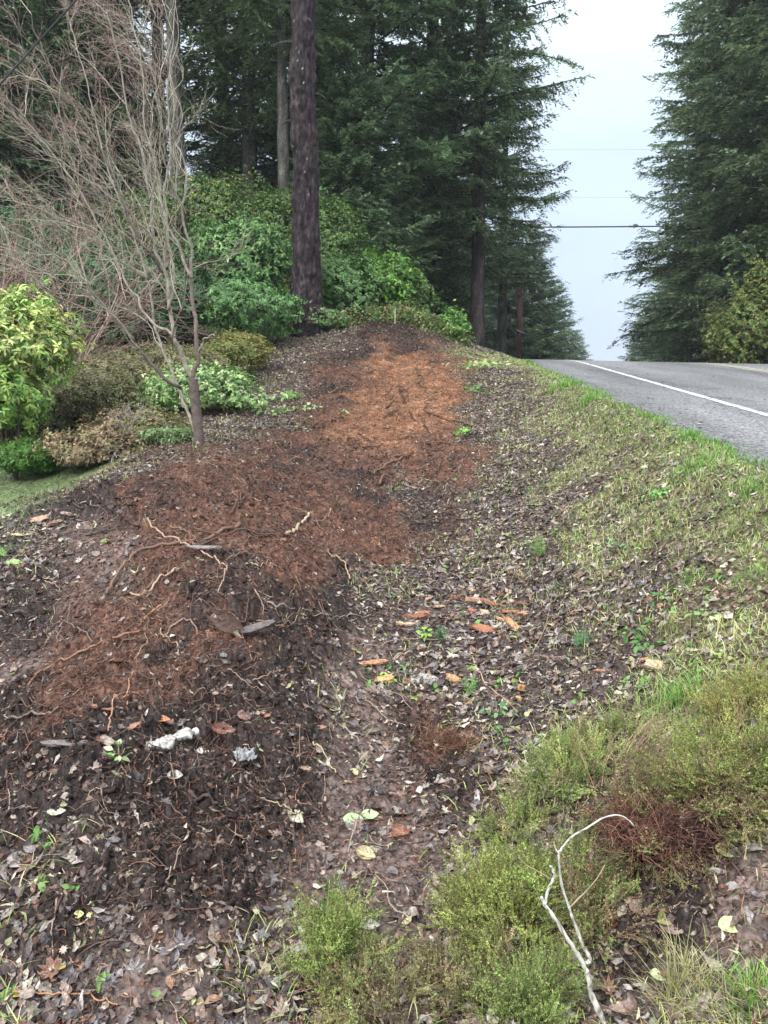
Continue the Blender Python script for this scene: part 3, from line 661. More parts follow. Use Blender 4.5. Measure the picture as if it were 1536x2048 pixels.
shrub('laurel_bush', 'bright green shrub at the top of the bank', 775, 560, 22.5, 62, 52, 1200, .09, BG, T='oval', per=5, seed=10)
shrub('evergreen_shrub', 'olive green shrub on the right shoulder of the bank', 835, 600, 23, 40, 52, 900, .08, FG, T='oval', per=5, seed=11)
shrub('laurel_bush', 'small bright green bush at the road end of the bank', 905, 650, 21, 30, 28, 500, .075, BG, T='oval', per=5, seed=12)
shrub('evergreen_shrub', 'low scrubby shrub right behind the top of the soil heap', 800, 635, 21.5, 60, 24, 700, .06, FG + [(.16, .2, .06), (.2, .12, .06)], T='oval', per=4, seed=13)
shrub('evergreen_shrub', 'low green growth at the foot of the tall dark trunk', 645, 640, 20.5, 70, 24, 700, .06, RG + [(.2, .14, .07)], T='oval', per=4, seed=14)
shrub('evergreen_shrub', 'low brownish green growth left of the dark trunk foot', 590, 590, 20.8, 30, 40, 350, .06, [(.16, .15, .05), (.1, .13, .05)], T='oval', per=4, seed=15)
shrub('broadleaf_shrub', 'yellow green broadleaf bush at the right edge behind the road', 1512, 635, 30, 66, 88, 2200, .11, [(.19, .27, .07), (.13, .21, .06), (.24, .23, .07)], T='oval', per=5, seed=21)
shrub('broadleaf_shrub', 'olive broadleaf bush at the roadside below the dark conifers', 1450, 668, 31.5, 40, 55, 1200, .11, [(.13, .18, .06), (.2, .2, .07)], T='oval', per=5, seed=22)
shrub('broadleaf_shrub', 'bush cut by the right edge beside the road', 1610, 660, 29, 70, 90, 900, .14, [(.08, .13, .04)], T='oval', per=5, seed=23)
# fine leaved mounds
HB = [(.16, .17, .05), (.20, .19, .06), (.12, .14, .04), (.24, .21, .07)]
def fine(label, u, v, Y, rx, rz, n, pal, size, name='heather_mound', cat='heather', seed=0, lump=.25, stems=0, fill=.2, sink=None, ry=None):
    return shrub(name, label, u, v, Y, rx, rz, n, size, pal, T='tiny', per=4, cat=cat, seed=seed, lump=lump, stems=stems, mat='heath', fill=fill, droop=0, spread=.3, sink=sink, ry=ry)
fine('olive brown dome shaped heather behind the bare tree', 482, 700, 16.5, 58, 32, 4500, HB, .05, seed=31)
fine('wider green brown heather mound below the dome shaped one', 448, 722, 15.5, 62, 34, 4500, HB[:2] + [(.12, .17, .05)], .05, seed=32)
fine('reddish brown dried heather beside the lawn at left', 205, 905, 10.3, 92, 60, 8000, [(.27, .19, .13), (.30, .21, .14), (.22, .18, .10), (.20, .20, .10)], .05, seed=33, lump=.7, stems=10, fill=.8)
fine('olive heather left of the bare tree foot', 300, 880, 10.6, 72, 52, 7000, [(.18, .21, .08), (.22, .22, .09), (.26, .20, .13)], .045, seed=34, lump=.7, stems=6, fill=.8)
fine('bright green low cushion plant beside the lawn', 58, 912, 10.6, 68, 34, 5000, [(.11, .22, .05), (.09, .19, .045)], .035, 'cushion_plant', 'ground cover plant', seed=35)
fine('olive heather under the low bare shrub', 190, 800, 13, 110, 58, 6000, [(.13, .15, .06), (.16, .15, .08), (.20, .17, .11)], .05, seed=37, lump=.4, fill=.5)
fine('brown green heather bank in the middle of the garden', 320, 740, 15, 140, 45, 6000, [(.16, .17, .07), (.20, .17, .10)], .055, seed=38, lump=.4, fill=.5)
fine('dark heather spreading at the far left of the garden', 60, 860, 12.5, 110, 45, 4000, [(.05, .065, .025), (.07, .07, .035)], .05, seed=39, lump=.4, fill=.5)
shrub('variegated_shrub', 'loose pale green leafy bush right behind the bare tree foot', 420, 785, 12.8, 115, 58, 1000, .075, [(.17, .30, .09), (.26, .38, .14), (.38, .44, .24), (.12, .22, .07)], T='oval', per=5, seed=40, lump=.5)
shrub('variegated_shrub', 'low bright green leafy plants left of the bare tree foot', 335, 800, 13.2, 65, 40, 450, .08, [(.13, .26, .08), (.2, .34, .1)], T='oval', per=5, seed=41)
shrub('leafy_plant', 'low green plants right at the bare tree foot', 345, 900, 9.6, 52, 24, 420, .05, [(.14, .22, .08), (.2, .27, .11), (.10, .15, .06)], T='oval', per=4, seed=42, cat='plant', stems=3)

# ================================================================== bare tree
def pix_path(pts, Y0, dY):
    n = len(pts); return np.array([atY(u, v, Y0 + dY * i / max(1, n - 1)) for i, (u, v) in enumerate(pts)])
def smooth_path(P, k):
    t = np.linspace(0, len(P) - 1, k); i = np.clip(t.astype(int), 0, len(P) - 2); f = (t - i)[:, None]
    P0 = P[np.clip(i - 1, 0, None)]; P1 = P[i]; P2 = P[i + 1]; P3_ = P[np.clip(i + 2, None, len(P) - 1)]
    return .5 * (2 * P1 + (P2 - P0) * f + (2 * P0 - 5 * P1 + 4 * P2 - P3_) * f * f + (3 * P1 - P0 - 3 * P2 + P3_) * f ** 3)
def bare_tree():
    Y0 = 8.8
    base = atY(397, 895, Y0); gzv = float(base_h(np.array([base[0]]), np.array([base[1]]))[0])
    t = empty('bare_tree', (base[0], base[1], gzv)); tag(t, 'leafless multi stemmed tree with pale grey limbs and pinkish twig tips at left', 'tree')
    O = np.array([base[0], base[1], gzv])
    TR = (.13, .10, .09); LM = (.29, .25, .205)
    m = MB(); P = smooth_path(pix_path([(400, 905), (396, 850), (390, 800), (387, 757)], Y0, 0), 24) - O
    m.tube(P, np.linspace(.058, .048, 24) * (1 + .06 * np.sin(np.arange(24) * 1.7)), TR, 14); m.build('trunk', M['twig'], t, True)
    stems = [
     ([(388, 760), (395, 700), (387, 625), (380, 550), (382, 500), (367, 425), (372, 350), (355, 285)], 8.8, .3, .036, .010),
     ([(386, 762), (367, 720), (350, 670), (340, 610), (330, 550), (310, 490), (300, 400), (288, 330), (262, 240), (240, 130), (215, 20)], 8.8, -.3, .038, .006),
     ([(396, 890), (385, 850), (370, 815), (355, 770), (325, 695), (310, 640), (295, 560), (272, 480), (240, 400), (205, 300), (180, 190), (150, 80), (120, -30)], 8.75, .8, .029, .005),
     ([(358, 775), (320, 745), (280, 700), (250, 660), (210, 615), (175, 570), (135, 525), (75, 490), (0, 455), (-60, 440)], 8.8, -.6, .026, .005),
     ([(350, 670), (300, 640), (270, 590), (240, 540), (215, 480), (170, 400), (120, 330), (60, 250), (10, 190)], 8.75, .6, .022, .004),
     ([(340, 610), (345, 540), (335, 470), (330, 380), (340, 300), (335, 200), (345, 100), (350, -20)], 8.7, .5, .026, .005),
     ([(330, 550), (300, 510), (262, 450), (232, 370), (200, 290), (140, 200), (90, 110), (60, 20)], 8.7, -.9, .022, .004),
     ([(380, 550), (352, 480), (330, 440), (315, 350), (290, 250), (285, 150), (265, 40), (250, -40)], 8.9, .9, .022, .004),
     ([(310, 490), (285, 450), (230, 400), (150, 340), (80, 300), (0, 260)], 8.6, -.5, .018, .004),
     ([(295, 560), (240, 520), (190, 470), (130, 440), (60, 410), (-20, 400)], 8.9, .8, .018, .004),
     ([(372, 350), (352, 300), (362, 230), (340, 150), (355, 60), (345, -20)], 9.1, .3, .012, .004),
     ([(367, 425), (345, 360), (320, 290), (318, 200), (300, 110), (310, 20)], 9.0, -.4, .014, .004),
     ([(272, 480), (235, 440), (215, 370), (180, 330), (130, 260), (100, 180), (40, 90)], 9.2, .6, .014, .003),
     ([(300, 400), (310, 330), (300, 260), (310, 180), (290, 90), (300, 0)], 8.5, -.4, .014, .003),
     ([(280, 700), (235, 640), (180, 600), (110, 585), (40, 540), (-30, 520)], 8.5, -.6, .012, .003),
     ([(345, 690), (352, 640), (368, 600), (368, 520), (350, 450), (352, 380)], 8.6, -.3, .012, .003),
     ([(395, 702), (410, 680), (425, 670), (432, 672), (428, 660)], 8.7, -.2, .016, .006),
     ([(175, 570), (120, 560), (60, 520), (0, 500)], 8.4, -.4, .01, .003)]
    fine_ = MB(); paths = []
    for i, (px, y0, dy, r0, r1) in enumerate(stems):
        k = len(px) * 7; P = smooth_path(pix_path(px, y0, dy), k) - O
        P += (np.stack([fbm(np.arange(k) * .35, np.full(k, i * 3.3 + q), 300, 2) for q in range(3)], 1) - .5) * .05
        P[0] -= (P[1] - P[0])
        mm = MB(); mm.tube(P, .72 * np.linspace(r0, r1, k) * (1 + .05 * rng.normal(size=k)), LM if i % 3 else TR, 8, (.30, .27, .24)); mm.build('limb', M['twig'], t, True)
        paths.append((P, r0, r1))
    wind = np.array([-.75, 0, .55])
    pal1 = np.array([(.40, .38, .29), (.30, .27, .20), (.46, .45, .36), (.20, .17, .13)]); pink = np.array([(.36, .24, .215), (.42, .30, .27), (.29, .19, .17), (.38, .31, .27)])
    def grow(P0, d0, L, r, lvl, up):
        k = 7 if lvl < 3 else 5; d = d0 / np.linalg.norm(d0); Q = [P0]
        for _ in range(k - 1):
            d = d + rng.normal(0, .21, 3) + wind * .07 + np.array([0, 0, .04]); d /= np.linalg.norm(d); Q.append(Q[-1] + d * L / (k - 1))
        Q = np.array(Q)
        zt = (Q[-1][2]) ; far = sstep(2.2, 4.2, np.array(zt)) * sstep(.35, -.9, np.array(Q[-1][0] ))
        c = pink[rng.integers(4)] if (lvl >= 2 and rng.random() < float(far) * 1.1) else pal1[rng.integers(4)]
        fine_.tube(Q, np.linspace(r, max(.0011, r * .4), k), c, 3)
        if lvl < 3:
            nb = {1: 6, 2: 6 if (P0[0] < -.3 and P0[2] > 2) else 3}[lvl]
            for s in rng.uniform(.15, 1, nb):
                i = min(k - 2, int(s * (k - 1))); dd = Q[i + 1] - Q[i]; dd /= np.linalg.norm(dd) + 1e-9
                a = rng.normal(0, 1, 3); a -= dd * (a @ dd); a /= np.linalg.norm(a)
                grow(Q[i], dd + a * rng.uniform(.4, .9), L * rng.uniform(.4, .75), max(.0012, r * .48), lvl + 1, up)
    for (P, r0, r1) in paths:
        k = len(P); Ltot = np.linalg.norm(np.diff(P, axis=0), axis=1).sum()
        if Ltot < .8: continue
        for s in np.linspace(.34, 1, int(Ltot * 2.4)):
            i = min(k - 2, int(s * (k - 1))); dd = P[i + 1] - P[i]; dd /= np.linalg.norm(dd) + 1e-9
            a = rng.normal(0, 1, 3) + wind * .8; a -= dd * (a @ dd); a /= np.linalg.norm(a)
            grow(P[i], dd * .9 + a * rng.uniform(.3, .8), rng.uniform(.45, 1.15) * (1.1 - .3 * s), max(.0042, .26 * (r0 + (r1 - r0) * s)), 1, s)
    o = fine_.build('twigs', M['twig'], t); o['kind'] = 'stuff'
bare_tree()
def bare_shrub(label, u, v, Y, h, n, col, lean=(0, 0), name='bare_shrub', w=.6, r0=.014, group=None, pal=None):
    c = atY(u, v, Y); g0 = float(base_h(np.array([c[0]]), np.array([Y]))[0])
    t = empty(name, (c[0], Y, g0)); tag(t, label, 'shrub', group)
    m = MB(); f = MB(); c3 = np.array(col)
    def gr(P0, d, L, r, lv, mb):
        k = 6; Q = [P0]; d = d / np.linalg.norm(d)
        for _ in range(k - 1):
            d = d + rng.normal(0, .2, 3); d /= np.linalg.norm(d); Q.append(Q[-1] + d * L / (k - 1))
        Q = np.array(Q); mb.tube(Q, np.linspace(r, r * .5, k), c3 * rng.uniform(.6, 1.2), 5 if lv == 0 else 3)
        if lv < 4:
            for _ in range(3 if lv else 4):
                i = rng.integers(1, k - 1); gr(Q[i], d + rng.normal(0, .55, 3) + np.array([lean[0] * .3, 0, .1]), L * rng.uniform(.5, .8), max(.0014, r * .6), lv + 1, f)
    for q in range(n):
        a = rng.uniform(0, 6.28); gr(np.array([0, 0, -.03]), np.array([math.cos(a) * w + lean[0], math.sin(a) * w, 1]), h * rng.uniform(.45, .6), r0, 0, m)
    m.build('stems', M['twig'], t); o = f.build('twigs', M['twig'], t); o['kind'] = 'stuff'
    return t
bare_shrub('small leafless shrub with pale twisted stems among the heather', 240, 870, 10.2, .95, 4, (.36, .31, .27), (-.1, 0), w=.5)
bare_shrub('tangled leafless shrub behind the yellow green rhododendron', 60, 500, 17, 2.6, 6, (.30, .27, .23), (-.2, 0), w=.5)
bare_shrub('tall pinkish twigged leafless shrub rising at the far left', -10, 480, 15, 5.2, 7, (.36, .23, .20), (.1, 0), w=.35, r0=.02)
bare_shrub('tall leafless shrub with reddish twigs behind the bare tree crown', 150, 480, 17, 5.6, 7, (.34, .24, .21), (-.1, 0), w=.4, r0=.02)

# ================================================================== ground litter
def sample_ground(n, dens, amin=-.68, amax=.98, rmin=1.35, rmax=24, pw=1.0, seed=0):
    """random places on the ground, kept with probability dens(X, Y, zones); even per square metre when pw = 1"""
    g = np.random.default_rng(seed + 900); n = int(n * 1.33)
    a = g.uniform(amin, amax, n)
    u = g.random(n)
    if pw == 1: r = np.sqrt(rmin ** 2 + u * (rmax ** 2 - rmin ** 2))
    else:
        e = 2 - 2 * (1 - pw); r = (rmin ** e + u * (rmax ** e - rmin ** e)) ** (1 / e)
    X = r * np.sin(a); Y = r * np.cos(a); z7 = zones(X, Y)
    p = dens(X, Y, z7) * (road_left(Y) - X > .0) 
    k = g.random(n) < p
    X, Y, z7 = X[k], Y[k], z7[k]
    Z = H(X, Y, z7)
    return X, Y, Z, z7, normals(X, Y)
def stuff(name, label, cat, mb, mat, smooth=False):
    o = mb.build(name, mat, None, smooth); tag(o, label, cat, kind='stuff'); print(name, sum(len(f) for q in mb.F.values() for f in q)); return o
o_, r_z, d_z, b_z, l_z, g_z, w_z = range(7)
def patch(X, Y, s, f=1.2): return fbm(X * f, Y * f, s, 3)
# --- leaf litter
LEAFC = np.array([(.14,.095,.08),(.10,.07,.062),(.24,.18,.15),(.06,.043,.04),(.34,.29,.26),(.17,.11,.085),(.35,.31,.25),(.15,.13,.135),(.22,.12,.08),(.38,.35,.28),(.08,.068,.072),(.26,.23,.22)])
def leaves():
    mb = MB()
    def dn(X, Y, z):
        return np.clip((z[:, l_z] * .8 + z[:, d_z] * .10 + z[:, b_z] * .26 + z[:, r_z] * .035 + z[:, o_] * .02 + z[:, g_z] * .30 + z[:, w_z] * .02) * (.25 + 1.5 * patch(X, Y, 14, 2.2)), 0, 1)
    for k, (T, n, s0, s1, pw) in enumerate([(T_OVAL, 70000, .028, .062, .62), (T_ROUND, 30000, .022, .05, .62), (T_LONG, 60000, .03, .075, .62), (T_MAPLE, 9000, .03, .065, .62)]):
        X, Y, Z, z7, Nn = sample_ground(n, dn, pw=pw, seed=k)
        m = len(X); s = rng.uniform(s0, s1, m) * (1 + .02 * Y)
        s *= np.where((z7[:, r_z] + z7[:, o_] + z7[:, d_z]) > .5, .8, 1)
        wts = np.array([8, 9, 8, 9, 5.5, 6, 3.6, 6, 3.5, 3.6, 8, 7]); ci = rng.choice(12, m, p=wts / wts.sum())
        c = LEAFC[ci] * rng.uniform(.5, 1.6, (m, 1))
        yg = rng.random(m) < (.03 + .07 * z7[:, g_z]); c[yg] = np.array([.36, .35, .18]) * rng.uniform(.6, 1.3, (yg.sum(), 1))
        P = np.stack([X, Y, Z + s * .06 + rng.random(m) * .008], 1)
        Nn = Nn + rng.normal(0, .20, Nn.shape)
        kw = dict(curl=rng.normal(.2, .5, m), fold=rng.uniform(-.3, .6, m)) 
        if T is not T_MAPLE: kw.update(twist=rng.normal(0, .5, m), wid=rng.uniform(.55, 1.15, m), bend=rng.normal(0, .3, m), jit=.035)
        scatter(mb, T, P, Nn, rng.uniform(0, 6.28, m), np.abs(rng.normal(0, .15, m)), s, c, **kw)
    g = np.random.default_rng(3); n = 90; Y = g.uniform(6, 20, n); X = road_left(Y) + g.random(n) ** 1.5 * 3.2 + .1; Z = road_z(X, Y) + .006
    scatter(mb, T_OVAL, np.stack([X, Y, Z], 1), np.tile([0, 0, 1.], (n, 1)), g.uniform(0, 6, n), np.zeros(n), g.uniform(.03, .07, n), LEAFC[g.integers(0, 12, n)] * 1.3, curl=g.uniform(.1, .6, n), jit=.04)
    stuff('leaf_litter', 'brown and grey fallen leaves covering the bank and ditch', 'leaf litter', mb, M['leaf'])
leaves()
def straw():
    mb = MB()
    def dn(X, Y, z): return np.clip((z[:, g_z] * .8 + z[:, l_z] * .34 * sstep(2.5, 6, Y) + z[:, l_z] * .1 + z[:, b_z] * .06 + z[:, d_z] * .05 + z[:, r_z] * .05 + z[:, o_] * .02) * (.15 + 1.7 * patch(X, Y, 87, 2.0)), 0, 1)
    X, Y, Z, z7, Nn = sample_ground(170000, dn, pw=.5, rmax=23, seed=44); m = len(X); s = rng.uniform(.012, .05, m) * (1 + .05 * Y)
    base = np.array([(.50,.45,.31),(.40,.40,.22),(.33,.28,.23),(.56,.52,.42),(.30,.34,.14),(.22,.18,.155),(.42,.33,.26)])
    c = base[rng.choice(7, m, p=[.17, .18, .17, .10, .12, .16, .10])] * rng.uniform(.55, 1.2, (m, 1))
    k = (rng.random(m) > .4 + .6 * z7[:, g_z]) ; c[k] = c[k] * np.array([.72, .66, .66])
    scatter(mb, leaf_tpl([.02, .11, .13, .09, .01], 2), np.stack([X, Y, Z + .006 + rng.random(m) * .012], 1), Nn + rng.normal(0, .15, Nn.shape), rng.uniform(0, 6.28, m), np.abs(rng.normal(0, .2, m)), s, c, curl=rng.normal(0, .6, m), bend=rng.normal(0, .7, m), wid=rng.uniform(.25, .8, m), jit=.05)
    stuff('straw_litter', 'pale dead grass and stalk pieces matted over the verge', 'litter', mb, M['leaf'])
straw()
def crumbs():
    """shredded bits of leaf and bark"""
    mb = MB()
    def dn(X, Y, z): return np.clip((z[:, l_z] * 1. + z[:, d_z] * .62 + z[:, b_z] * .40 + z[:, r_z] * .40 + z[:, o_] * .32 + z[:, g_z] * .8 + z[:, w_z] * .1) * (.5 + patch(X, Y, 15, 3)), 0, 1)
    X, Y, Z, z7, Nn = sample_ground(260000, dn, pw=.42, rmax=22, seed=9); m = len(X); s = rng.uniform(.007, .024, m) * (1 + .05 * Y)
    base = np.array([(.10,.07,.06),(.16,.11,.085),(.05,.037,.033),(.26,.20,.15),(.15,.06,.03),(.36,.30,.22)])
    ci = rng.choice(6, m, p=[.28, .22, .24, .10, .12, .04]); c = base[ci] * rng.uniform(.6, 1.3, (m, 1))
    og = z7[:, o_] + z7[:, r_z]; c = c * (1 - .6 * og[:, None]) + (z7 @ ZC) * rng.uniform(.5, 1.8, (m, 1)) * (.6 * og[:, None])
    scatter(mb, leaf_tpl([.12, .32, .2], 2), np.stack([X, Y, Z + s * .2], 1), Nn + rng.normal(0, .35, Nn.shape), rng.uniform(0, 6.28, m), np.abs(rng.normal(0, .35, m)), s, c, curl=rng.normal(0, .8, m), wid=rng.uniform(.35, 1.3, m), jit=.06)
    stuff('shredded_litter', 'shredded bark and leaf bits scattered over the soil', 'litter', mb, M['leaf'])
crumbs()
def clods():
    mb = MB(); phi = (1 + 5 ** .5) / 2
    V = np.array([(-1,phi,0),(1,phi,0),(-1,-phi,0),(1,-phi,0),(0,-1,phi),(0,1,phi),(0,-1,-phi),(0,1,-phi),(phi,0,-1),(phi,0,1),(-phi,0,-1),(-phi,0,1)]) / 1.9 * .5
    F = np.array([(0,11,5),(0,5,1),(0,1,7),(0,7,10),(0,10,11),(1,5,9),(5,11,4),(11,10,2),(10,7,6),(7,1,8),(3,9,4),(3,4,2),(3,2,6),(3,6,8),(3,8,9),(4,9,5),(2,4,11),(6,2,10),(8,6,7),(9,8,1)])
    def dn(X, Y, z): return np.clip((z[:, l_z] * .25 + z[:, d_z] * 1.0 + z[:, b_z] * .22 + z[:, r_z] * .8 + z[:, o_] * .55 + z[:, g_z] * .1) * (.2 + 1.5 * patch(X, Y, 19, 2)), 0, 1)
    X, Y, Z, z7, Nn = sample_ground(90000, dn, pw=.42, rmax=21, seed=12); m = len(X)
    s = .006 + .024 * rng.random(m) ** 3; s *= (1 + .04 * Y)
    c = soil_colour(X, Y, z7) * rng.uniform(.6, 1.35, (m, 1)); tone = c.copy()
    scatter(mb, (V, F), np.stack([X, Y, Z + s * .12], 1), Nn, rng.uniform(0, 6.28, m), rng.uniform(0, 3, m), s, tone, wid=rng.uniform(.6, 1.3, m), jit=.08)
    stuff('soil_clods', 'crumbly clods of dark and reddish soil on the berm', 'soil', mb, M['clod'])
clods()
def big_clods():
    mb = MB(); g = np.random.default_rng(31)
    th = np.linspace(0, 2 * PI, 15)[:-1]; ph = np.linspace(.15, PI - .15, 9); T, Ph = np.meshgrid(th, ph)
    V = np.stack([np.sin(Ph) * np.cos(T), np.sin(Ph) * np.sin(T), np.cos(Ph)], -1).reshape(-1, 3) * .5
    i = np.arange(8)[:, None] * 14; j = np.arange(14)[None]; j2 = (j + 1) % 14; F = np.stack([i + j, i + 14 + j, i + 14 + j2, i + j2], -1).reshape(-1, 4)
    def dn(X, Y, z): return np.clip((z[:, d_z] * 1.0 + z[:, r_z] * .9 + z[:, o_] * .35 + z[:, l_z] * .06) * (.1 + 1.8 * patch(X, Y, 95, 1.6)), 0, 1)
    X, Y, Z, z7, Nn = sample_ground(3600, dn, pw=.5, rmax=21, seed=52); m = len(X); s = rng.uniform(.015, .05, m) * (1 + .03 * Y)
    c = soil_colour(X, Y, z7) * rng.uniform(.7, 1.3, (m, 1)); k = len(V)
    L = np.repeat(V[None], m, 0); q = rng.uniform(0, 50, (m, 1))
    L = L * (1 + 1.5 * (fbm(L[..., 0] * 5 + q, L[..., 1] * 4 + L[..., 2] * 3 + q * 2, 9, 3) - .5))[..., None] * rng.uniform(.7, 1.2, (m, 1, 3)) * np.array([1, 1, .62])
    W = L * s[:, None, None] + np.stack([X, Y, Z + s * .05], 1)[:, None]
    mb.add(W.reshape(-1, 3), (F[None] + (np.arange(m) * k)[:, None, None]).reshape(-1, 4), np.repeat(c, k, 0) * rng.uniform(.75, 1.25, (m * k, 1)))
    stuff('soil_lumps', 'rough lumps of turned soil on the berm', 'soil', mb, M['clod'], True)
big_clods()
def fibres():
    mb = MB(); T = prism_tpl(5, .5)
    def dn(X, Y, z): return np.clip((z[:, l_z] * .35 + z[:, d_z] * .8 + z[:, b_z] * .15 + z[:, r_z] * 1.0 + z[:, o_] * .75 + z[:, g_z] * .25) * (.2 + 1.6 * patch(X, Y, 23, 2.5)), 0, 1)
    X, Y, Z, z7, Nn = sample_ground(230000, dn, pw=.42, rmax=21, seed=13); m = len(X)
    s = rng.uniform(.02, .085, m) * (1 + .04 * Y); w = rng.uniform(.0008, .0026, m) * (1 + .10 * Y) / s
    base = np.array([(.17,.07,.045),(.10,.045,.032),(.28,.14,.09),(.05,.033,.028),(.36,.25,.17),(.13,.10,.08)])
    ci = rng.choice(6, m, p=[.27, .26, .13, .22, .05, .07]); c = base[ci] * rng.uniform(.6, 1.3, (m, 1)); og = np.clip(z7[:, o_] * 1.6, 0, .85)[:, None]; c = c * (1 - og) + (z7 @ ZC) * rng.uniform(.6, 1.7, (m, 1)) * og
    dk = (z7[:, d_z] + z7[:, l_z] > .55) & (rng.random(m) < .55); c[dk] = np.array([.036, .026, .024]) * rng.uniform(.6, 1.6, (dk.sum(), 1))
    scatter(mb, T, np.stack([X, Y, Z + .004 + s * .03], 1), Nn, rng.uniform(0, 6.28, m), np.abs(rng.normal(0, .22, m)), s, c, curl=rng.normal(-.1, .8, m), bend=rng.normal(0, 1.0, m), wid=w)
    stuff('root_fibres', 'fine torn root fibres matted through the soil', 'roots', mb, M['fibre'])
fibres()
def long_roots():
    """hundreds of small roots and twigs, longer ones"""
    mb = MB()
    def dn(X, Y, z): return np.clip(z[:, l_z] * .28 + z[:, d_z] * .6 + z[:, b_z] * .15 + z[:, r_z] * .9 + z[:, o_] * .35 + z[:, g_z] * .2, 0, 1) * (.3 + patch(X, Y, 29, 1.5)) 
    X, Y, Z, z7, Nn = sample_ground(17000, dn, pw=.55, rmax=20, seed=17); m = len(X)
    k = 9; a0 = rng.uniform(0, 2 * PI, m); L = rng.uniform(.07, .34, m) * (.8 + .04 * Y)
    a = a0[:, None] + np.cumsum(rng.normal(0, .28, (m, k)), 1); st = (L / (k - 1))[:, None]
    QX = X[:, None] + np.cumsum(np.cos(a) * st, 1); QY = Y[:, None] + np.cumsum(np.sin(a) * st, 1)
    ok = (road_left(QY) - QX > .1).all(1)
    QZ = H(QX, QY); QZ = QZ + .004 + np.abs(rng.normal(0, .012, m))[:, None] * np.sin(np.linspace(0, PI, k))[None] + rng.uniform(0, .02, m)[:, None] * (rng.random(m) < .25)[:, None]
    base = np.array([(.145,.078,.056),(.09,.05,.04),(.24,.15,.105),(.06,.045,.04),(.36,.28,.21),(.17,.13,.11)])
    for i in np.nonzero(ok)[0]:
        r = rng.uniform(.0009, .0028) * (1 + .05 * Y[i]); c = base[rng.choice(6, p=[.3, .25, .12, .2, .05, .08])] * rng.uniform(.7, 1.3)
        mb.tube(np.stack([QX[i], QY[i], QZ[i]], 1), np.linspace(r, r * .5, k), c, 4)
    stuff('torn_roots', 'countless thin torn roots and twigs strewn over the berm', 'roots', mb, M['fibre'])
long_roots()
# --- grass and small ground cover
GR = np.array([(.20,.36,.08),(.28,.42,.10),(.15,.28,.06),(.42,.44,.17),(.54,.50,.29),(.36,.42,.14)])
T_BLADE = (np.array([(0, -.5, 0), (0, .5, 0), (.3, .42, .38), (.3, -.42, .38), (.68, .28, .66), (.68, -.28, .66), (1.0, 0, .78)]), None)
def blades(mb, X, Y, Z, Ln, wd, c, lean=1.0):
    n = len(X); V = T_BLADE[0]; L = np.repeat(V[None], n, 0).copy()
    ln = rng.uniform(.25, 1.5, n) * lean; L[:, :, 0] *= ln[:, None]; L[:, :, 2] *= (1.35 - .45 * np.clip(ln, 0, 1.6))[:, None]
    L[:, :, 1] *= wd[:, None] / Ln[:, None]; L[:, :, 1] += (rng.normal(0, .15, n)[:, None]) * L[:, :, 0] ** 2
    L *= Ln[:, None, None]; a = rng.uniform(0, 2 * PI, n); c_, s_ = np.cos(a)[:, None], np.sin(a)[:, None]
    W = np.stack([L[:, :, 0] * c_ - L[:, :, 1] * s_ + X[:, None], L[:, :, 0] * s_ + L[:, :, 1] * c_ + Y[:, None], L[:, :, 2] + Z[:, None] - .004], -1)
    F4 = (np.array([[0, 1, 2, 3], [3, 2, 4, 5]])[None] + (np.arange(n) * 7)[:, None, None]).reshape(-1, 4); F3 = (np.array([[5, 4, 6]])[None] + (np.arange(n) * 7)[:, None, None]).reshape(-1, 3)
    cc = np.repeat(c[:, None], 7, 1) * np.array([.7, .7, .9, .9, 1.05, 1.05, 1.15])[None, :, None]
    mb.add(W.reshape(-1, 3), F4, cc.reshape(-1, 3)); mb.F.setdefault(3, []).append(F3 + mb.n - 7 * n)
